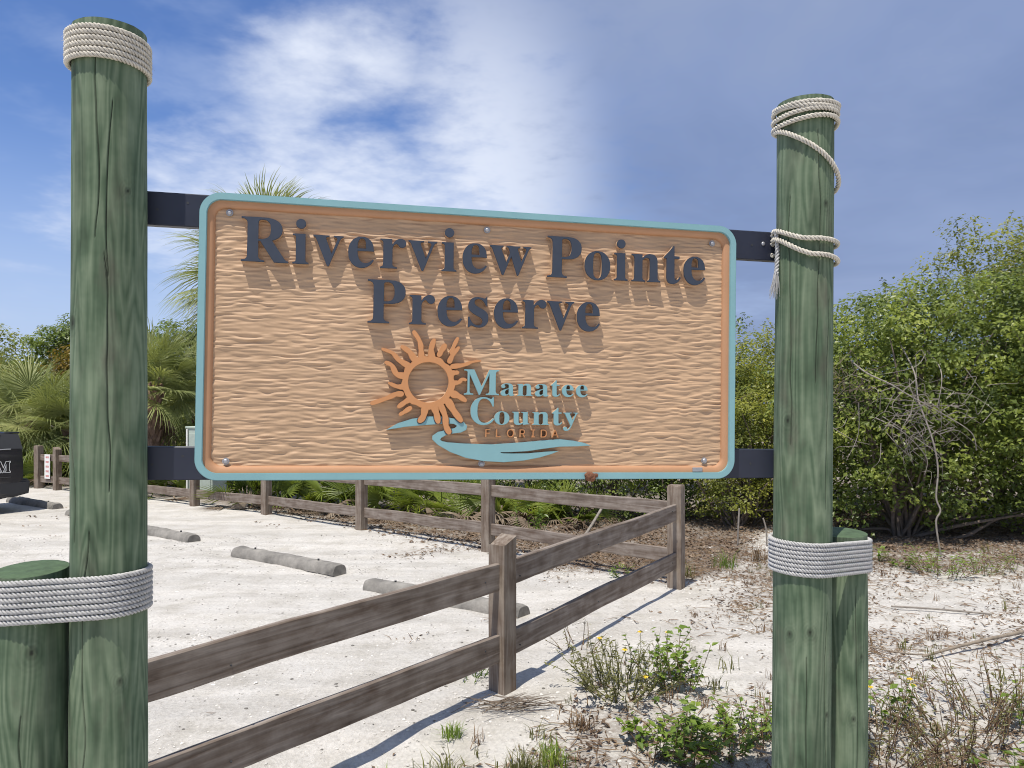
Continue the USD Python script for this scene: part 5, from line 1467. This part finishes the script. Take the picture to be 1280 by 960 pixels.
# ------------------------------------------------------------------ small plants
def stem_plant(name, label, cat, xy, H, n_st, spread, leaf, lmat, smat, seed, per=9, ratio=0.5, flowers=0, lean_out=0.7, bare=0.0, group=None, side=0.35, lod=4, curl=0.1):
    rg = np.random.default_rng(seed)
    root = thing(name, label, cat, (xy[0], xy[1], float(gz(xy[0], xy[1])[0]) - 0.005), group=group)
    P, N, D, L, st, fl = [], [], [], [], [], []
    for k in range(n_st):
        a, s = rg.uniform(0, 6.28), math.sqrt(rg.random())
        b = np.array([math.cos(a), math.sin(a), 0]) * spread * s * 0.55
        h = H * rg.uniform(0.5, 1.0) * (1 - 0.25 * s)
        e = b + np.array([math.cos(a), math.sin(a), 0]) * spread * s * lean_out * rg.uniform(0.3, 1.0) + [0, 0, h] + rg.normal(0, side * 0.12, 3) * [1, 1, 0]
        m = (b + e) / 2 + rg.normal(0, 0.03, 3)
        c = curve([b, m, e], 4)
        st.append(tube(c, np.linspace(0.0042, 0.0018, len(c)), lod, cap=False))
        if rg.random() < bare:
            # a bare stem carries a few side twigs
            for _ in range(3):
                t = c[rg.integers(3, len(c))]
                st.append(tube(np.array([t, t + unit(rg, 1)[0] * 0.06 + [0, 0, 0.05]]), [0.0016, 0.0009], 3, cap=False))
            continue
        for q in range(per):
            t = 0.22 + 0.78 * (q + rg.random()) / per
            p = c[min(len(c) - 1, int(t * len(c)))]
            d = unit(rg, 1)[0] * [1, 1, 0.4] + [0, 0, 0.35]
            d /= np.linalg.norm(d)
            l = leaf * rg.uniform(0.55, 1.2)
            P.append(p + d * l * 0.55); D.append(d); N.append([rg.normal(0, 0.35), rg.normal(0, 0.35), 1.0]); L.append(l)
        if flowers and k < flowers:
            for q in range(7):
                a2 = q / 7 * 6.28
                d = np.array([math.cos(a2), math.sin(a2), 0.25])
                fl.append((e + d * 0.012, d))
    part(root, "stems", cat_(st), smat, smooth=True)
    if P:
        part(root, "foliage", leaves_mesh(np.array(P), np.array(N), np.array(D), np.array(L), np.array(L) * ratio), lmat, smooth=False)
    if fl:
        F_ = np.array([f[0] for f in fl]); Df = np.array([f[1] for f in fl])
        part(root, "flowers", leaves_mesh(F_, np.tile([0, -0.4, 1.0], (len(F_), 1)), Df, 0.026, 0.016), L_flower, smooth=False)
    return root


def tuft_mesh(rg, n, H, spread, w=0.004):
    P, F, o = [], [], 0
    for k in range(n):
        a = rg.uniform(0, 6.28)
        b = np.array([rg.normal(0, spread * 0.25), rg.normal(0, spread * 0.25), 0])
        o_ = np.array([math.cos(a), math.sin(a), 0])
        h, s = H * rg.uniform(0.4, 1), spread * rg.uniform(0.1, 0.9)
        side_ = np.array([-o_[1], o_[0], 0]) * w * rg.uniform(0.6, 1.3)
        c = [b, b + o_ * s * 0.3 + [0, 0, h * 0.6], b + o_ * s + [0, 0, h * rg.uniform(0.6, 1.05)]]
        P += [c[0] - side_, c[0] + side_, c[1] - side_ * 0.8, c[1] + side_ * 0.8, c[2]]
        F += [(o, o + 1, o + 3), (o, o + 3, o + 2), (o + 2, o + 3, o + 4)]
        o += 5
    return TM(P, F)


stem_plant("weed_bush", "bushy olive weed with small yellow flowers right of the nearest fence post", "weed", (0.80, 5.62), 0.40, 78, 0.50, 0.042, L_olive, L_olive, 601, per=17, ratio=0.36, flowers=7, bare=0.12)
stem_plant("weed_bush", "upright weed with rounded green leaves, tallest stems beside the yellow-flowered bush", "weed", (1.22, 5.72), 0.50, 22, 0.26, 0.055, L_weed, L_dry, 602, per=15, ratio=0.72, flowers=1, lean_out=0.5)
stem_plant("weed_bush", "broad-leaved bright green weed in front of the yellow-flowered bush", "weed", (1.02, 4.83), 0.32, 30, 0.40, 0.072, L_weed, L_dry, 603, per=12, ratio=0.55)
stem_plant("weed_bush", "lower broad-leaved weed left of the right sign post, among dry leaves", "weed", (1.42, 4.98), 0.30, 30, 0.36, 0.052, L_weed, L_dry, 604, per=11, ratio=0.55)
stem_plant("weed_bush", "small leafy weed close to the foot of the right sign post", "weed", (1.62, 5.02), 0.24, 9, 0.16, 0.044, L_weed, L_dry, 605, per=8, ratio=0.55)
stem_plant("dry_weed", "tangle of reddish dry stems right of the short right post", "weed", (2.28, 4.85), 0.42, 44, 0.50, 0.036, L_olive, L_dry, 606, per=15, ratio=0.34, bare=0.3)
stem_plant("dry_weed", "spread of reddish dry stems in the lower right corner", "weed", (2.88, 4.95), 0.46, 60, 0.66, 0.036, L_olive, L_dry, 607, per=15, ratio=0.34, bare=0.3, flowers=1)
stem_plant("dry_weed", "dry brown weed stems at the right edge, behind the big-leaved plant", "weed", (3.35, 5.20), 0.46, 46, 0.55, 0.038, L_olive, L_dry, 608, per=15, ratio=0.4, bare=0.3)
stem_plant("dry_weed", "sparse dry stems at the bottom edge between the right post and corner", "weed", (2.55, 4.45), 0.30, 46, 0.45, 0.034, L_olive, L_dry, 609, per=14, ratio=0.34, bare=0.3)
stem_plant("young_weed", "young green plant with yellow flowers right of the short right post", "weed", (2.52, 5.18), 0.46, 6, 0.22, 0.072, L_weed, L_weed, 610, per=7, ratio=0.6, flowers=3, lean_out=0.4)
stem_plant("young_weed", "young plant with large bright leaves in the bottom right corner", "weed", (2.98, 4.52), 0.26, 6, 0.22, 0.090, L_weed, L_weed, 611, per=6, ratio=0.58, lean_out=0.6)
stem_plant("young_weed", "leafy sprout with upright leaves at the right edge above the dry stems", "weed", (3.42, 5.05), 0.52, 5, 0.18, 0.085, L_weed, L_weed, 612, per=6, ratio=0.5, lean_out=0.4)
stem_plant("young_weed", "grey-green narrow-leaved sprout at the foot of the hanging vine", "weed", (5.30, 9.45), 0.42, 26, 0.42, 0.085, L_weed, L_dry, 613, per=9, ratio=0.22)
stem_plant("young_weed", "small pale sprout right of the hanging vine, under the big shrub", "weed", (5.85, 9.55), 0.30, 16, 0.32, 0.06, L_weed, L_dry, 614, per=8, ratio=0.25)
stem_plant("young_weed", "small pale sprout near the right edge under the big shrub", "weed", (6.35, 9.65), 0.30, 16, 0.34, 0.06, L_weed, L_dry, 615, per=8, ratio=0.25)
stem_plant("young_weed", "bright little seedling just right of the rope on the short right post", "weed", (4.90, 10.35), 0.32, 7, 0.16, 0.07, L_weed, L_weed, 616, per=7, ratio=0.6)
stem_plant("young_weed", "bright low seedling in the shade right of the short right post", "weed", (5.05, 9.85), 0.16, 6, 0.18, 0.06, L_weed, L_weed, 617, per=7, ratio=0.6)
stem_plant("young_weed", "thin wispy weed growing along the near fence's shadow", "weed", (0.55, 6.55), 0.30, 12, 0.30, 0.03, L_olive, L_dry, 618, per=6, ratio=0.3)
stem_plant("young_weed", "tiny spiky weed left of the nearest fence post's foot", "weed", (-0.27, 5.86), 0.16, 12, 0.15, 0.06, L_weed, L_weed, 619, per=5, ratio=0.16)
stem_plant("young_weed", "leafy green weed behind the back fence, under the river emblem", "weed", (0.30, 12.3), 0.7, 14, 0.34, 0.09, L_weed, L_weed, 620, per=10, ratio=0.4)
stem_plant("young_weed", "small green weed at the corner post, inside the lot", "weed", (1.35, 9.2), 0.20, 7, 0.18, 0.05, L_weed, L_weed, 621, per=7, ratio=0.5)
rg = np.random.default_rng(91)
for k, (x, y, H, n, sp, mat, lab) in enumerate([
        (-0.42, 4.52, 0.22, 120, 0.26, L_olive, "dry olive grass tuft at the bottom edge, right of the lower fence rail"),
        (0.06, 4.58, 0.24, 110, 0.22, L_olive, "olive grass tuft at the bottom edge below the nearest fence post"),
        (0.25, 4.72, 0.20, 80, 0.18, L_weed, "greener grass tuft left of the broad-leaved weed"),
        (-0.40, 4.98, 0.14, 50, 0.13, L_weed, "small green grass tuft below the nearest fence post"),
        (0.45, 5.1, 0.16, 50, 0.15, L_dry, "straw-coloured grass tuft in front of the yellow-flowered bush"),
        (-0.72, 4.42, 0.2, 90, 0.2, L_weed, "leftmost green grass tuft at the bottom edge"),
        (1.66, 3.74, 0.30, 40, 0.12, L_dry, "straw grass blades between the right tall post and short post"),
        (2.1, 9.4, 0.26, 60, 0.2, L_olive, "olive grass tuft just right of the corner post"),
        (2.75, 9.9, 0.28, 60, 0.25, L_weed, "green grass tuft in the shade right of the corner post"),
        (3.3, 10.3, 0.34, 60, 0.2, L_dry, "dry grey grass tuft left of the rope on the right post")]):
    r_ = thing("grass_tuft", lab, "grass tuft", (x, y, float(gz(x, y)[0]) - 0.004))
    part(r_, "blades", tuft_mesh(rg, n, H, sp), mat, smooth=False)
# tiny weeds dotted over the sand: one kind, many copies
protos = []
for k in range(4):
    cp = proto(f"tiny_weed_{'abcd'[k]}")
    used.clear() if False else None
    a_ = tuft_mesh(rg, 14, 0.10, 0.09, 0.0025)
    usdkit.mesh(stage, cp + "/blades", a_, L_dry if k % 2 else L_olive)
    protos.append(cp)
cnt, tries = 0, 0
while cnt < 130 and tries < 8000:
    tries += 1
    Y = rg.uniform(4.4, 11.0)
    X = rg.uniform(-1.2, 0.66 * Y)
    p = np.array([[X, Y]])
    nd = side_of(p, FENCE_NEAR[::-1])[0]
    if nd < 0.35 or math.hypot(X - 1.41, Y - 3.77) < 0.3 or math.hypot(X - 1.68, Y - 3.92) < 0.3:
        continue
    if rg.random() > 0.25 + litter(p)[0] * 0.8:
        continue
    copy_of(protos[cnt % 4], "tiny_weed", "tiny dry weed standing in the sand between the near fence and the right edge", "weed", (X, Y, float(gz(X, Y)[0]) - 0.003), rg.uniform(0, 6.28), rg.uniform(0.6, 1.7), "tiny dry weeds on the sand right of the near fence")
    cnt += 1

# ------------------------------------------------------------------ things lying on the ground
lg = thing("fallen_branch", "pale dry branch lying on the sand right of the short right post", "branch", (0, 0, 0))
c = curve([(3.36, 6.28, 0.035), (3.70, 6.45, 0.05), (4.05, 6.62, 0.06), (4.45, 6.84, 0.05), (4.62, 6.95, 0.04)], 8)
part(lg, "limb", tube(c, np.linspace(0.010, 0.019, len(c)) * (1 + 0.10 * np.sin(np.arange(len(c)) * 1.7)), 10), M_log, smooth=True)
part(lg, "side_twig", tube(curve([(3.42, 6.31, 0.04), (3.25, 6.38, 0.03), (3.02, 6.62, 0.02)], 6), 0.007, 5), M_log, smooth=True)
for lab, pts, r in (("thin grey stick lying beyond the fallen branch", [(3.9, 7.9, 0.02), (4.3, 7.75, 0.03), (4.75, 7.6, 0.02)], 0.010),
                    ("thin twig lying among dry leaves left of the right post's foot", [(1.45, 4.62, 0.02), (1.62, 4.5, 0.03), (1.80, 4.42, 0.02)], 0.007),
                    ("dead stick leaning behind the back fence near the corner post", [(0.9, 11.0, 0.02), (1.15, 11.4, 0.25), (1.4, 11.9, 0.5)], 0.022),
                    ("bare stake standing in the litter left of the right post", [(3.35, 11.4, 0.0), (3.36, 11.4, 0.3), (3.38, 11.42, 0.55)], 0.014),
                    ("second bare stake standing in the litter close to the right post", [(3.75, 11.3, 0.0), (3.74, 11.3, 0.25), (3.70, 11.32, 0.42)], 0.012)):
    s_ = usdkit.mesh(stage, numbered("/World/dry_stick"), tube(curve(pts, 6), r, 6), M_deadwood, smooth=True)
    tag(s_, lab, "stick")
tw = []
for k in range(46):
    b = np.array([rg.normal(0.02, 0.14), rg.normal(5.33, 0.05), rg.uniform(0.01, 0.05)])
    a = rg.normal(0.15, 0.45)
    d = np.array([math.cos(a), math.sin(a) * 0.7, rg.normal(0.05, 0.1)]) * rg.uniform(0.08, 0.22)
    tw.append(tube(np.array([b - d, b + rg.normal(0, 0.012, 3), b + d]), [0.002, 0.003, 0.001], 4, cap=False))
tag(usdkit.mesh(stage, "/World/twig_heap", cat_(tw), M_bark, smooth=True), "little heap of dark twigs on the sand below the nearest fence post", "twigs", kind="stuff")

# leaf litter, twigs and shell gravel: what nobody could count
n = 130000
X, Y = rg.uniform(-9, 9.5, n), 3.3 + 12.5 * rg.random(n) ** 1.25
lit = litter(np.stack([X, Y], 1))
nse = fbm(np.stack([X, Y, X * 0], 1), 1.6, 4, 12)
ok = (rg.random(n) < np.clip((lit + 0.60 * nse) * 1.15 - 0.20, 0, 1) ** 1.1) & (np.abs(X) < 0.75 * Y + 0.5)
X, Y = X[ok], Y[ok]
n = len(X)
P = np.stack([X, Y, gz(X, Y) + rg.uniform(0.002, 0.022, n)], 1)
N = np.c_[rg.normal(0, 0.42, (n, 2)), np.ones(n)]
big = rg.uniform(0.018, 0.062, n) * (1 + 0.5 * sstep(Y, 9, 12))
lm = usdkit.mesh(stage, "/World/leaf_litter", leaves_mesh(P, N, unit(rg, n), big, big * rg.uniform(0.25, 0.6, n), 0.5), L_litter)
tag(lm, "brown fallen leaves scattered over the sand right of the fence and under the shrubs", "leaf litter", kind="stuff")
n = 60000
X, Y = rg.uniform(-7, 8.5, n), 3.6 + 10.5 * rg.random(n) ** 1.3
lit = litter(np.stack([X, Y], 1)) + 0.45 * fbm(np.stack([X, Y, X * 0], 1), 1.6, 4, 12)
ok = (rg.random(n) < np.clip(lit - 0.12, 0, 1) ** 1.2) & (np.abs(X) < 0.72 * Y)
X, Y = X[ok], Y[ok]
V, F, o = [], [], 0
for x, y in zip(X, Y):
    a, L = rg.uniform(0, PI), rg.uniform(0.05, 0.22)
    d = np.array([math.cos(a), math.sin(a), rg.normal(0, 0.12)]) * L / 2
    s_ = np.array([-math.sin(a), math.cos(a), 0]) * rg.uniform(0.0014, 0.0040)
    b = np.array([x, y, float(0)])
    mid_ = b + rg.normal(0, 0.012, 3) * [1, 1, 0]
    V += [b - d - s_, b - d + s_, mid_ - s_, mid_ + s_, b + d, mid_ + [0, 0, 0.005]]
    F += [(o, o + 5, o + 2), (o, o + 1, o + 5), (o + 1, o + 3, o + 5), (o + 2, o + 5, o + 4), (o + 5, o + 3, o + 4)]
    o += 6
V = np.array(V)
V[:, 2] += np.repeat(gz(X, Y) + 0.010, 6)
tag(usdkit.mesh(stage, "/World/twig_litter", TM(V, F), L_dry), "fine dry twigs and straw lying on the sand", "twigs", kind="stuff")

pi = UsdGeom.PointInstancer.Define(stage, "/World/shell_gravel")
for k in range(3):
    b = trimesh.creation.icosphere(1, 1.0)
    b.vertices *= (1 + 0.45 * fbm(b.vertices, 1.3, 2, 60 + k))[:, None]
    b.apply_scale([1, 0.7 + 0.2 * k, 0.45])
    usdkit.mesh(stage, f"/World/shell_gravel/bit_{'abc'[k]}", b, M_shell if k < 2 else M_conc, smooth=False)
n = 60000
X, Y = rg.uniform(-8, 8, n), 3.3 + 9.0 * rg.random(n) ** 1.5
ok = (np.abs(X) < 0.75 * Y) & (rg.random(n) < 0.25 + 0.75 * sstep(fbm(np.stack([X, Y, X * 0], 1), 0.8, 3, 15), -0.2, 0.4))
X, Y = X[ok], Y[ok]
n = len(X)
pi.CreatePrototypesRel().SetTargets([Sdf.Path(f"/World/shell_gravel/bit_{c}") for c in "abc"])
sc_ = 0.0045 + 0.011 * rg.random(n) ** 3
ki = np.where(rg.random(n) < 0.13, 2, rg.integers(0, 2, n))
pi.CreateProtoIndicesAttr(Vt.IntArray.FromNumpy(ki.astype(np.int32)))
pi.CreatePositionsAttr(Vt.Vec3fArray.FromNumpy(np.stack([X, Y, gz(X, Y) + 0.0008], 1).astype(np.float32)))
pi.CreateScalesAttr(Vt.Vec3fArray.FromNumpy(np.repeat(sc_[:, None], 3, 1).astype(np.float32)))
ha = rg.uniform(0, PI, n)
pi.CreateOrientationsAttr(Vt.QuathArray([Gf.Quath(float(math.cos(a)), 0.0, 0.0, float(math.sin(a))) for a in ha]))
tag(pi, "white shell fragments and pebbles scattered over the sand", "gravel", kind="stuff")
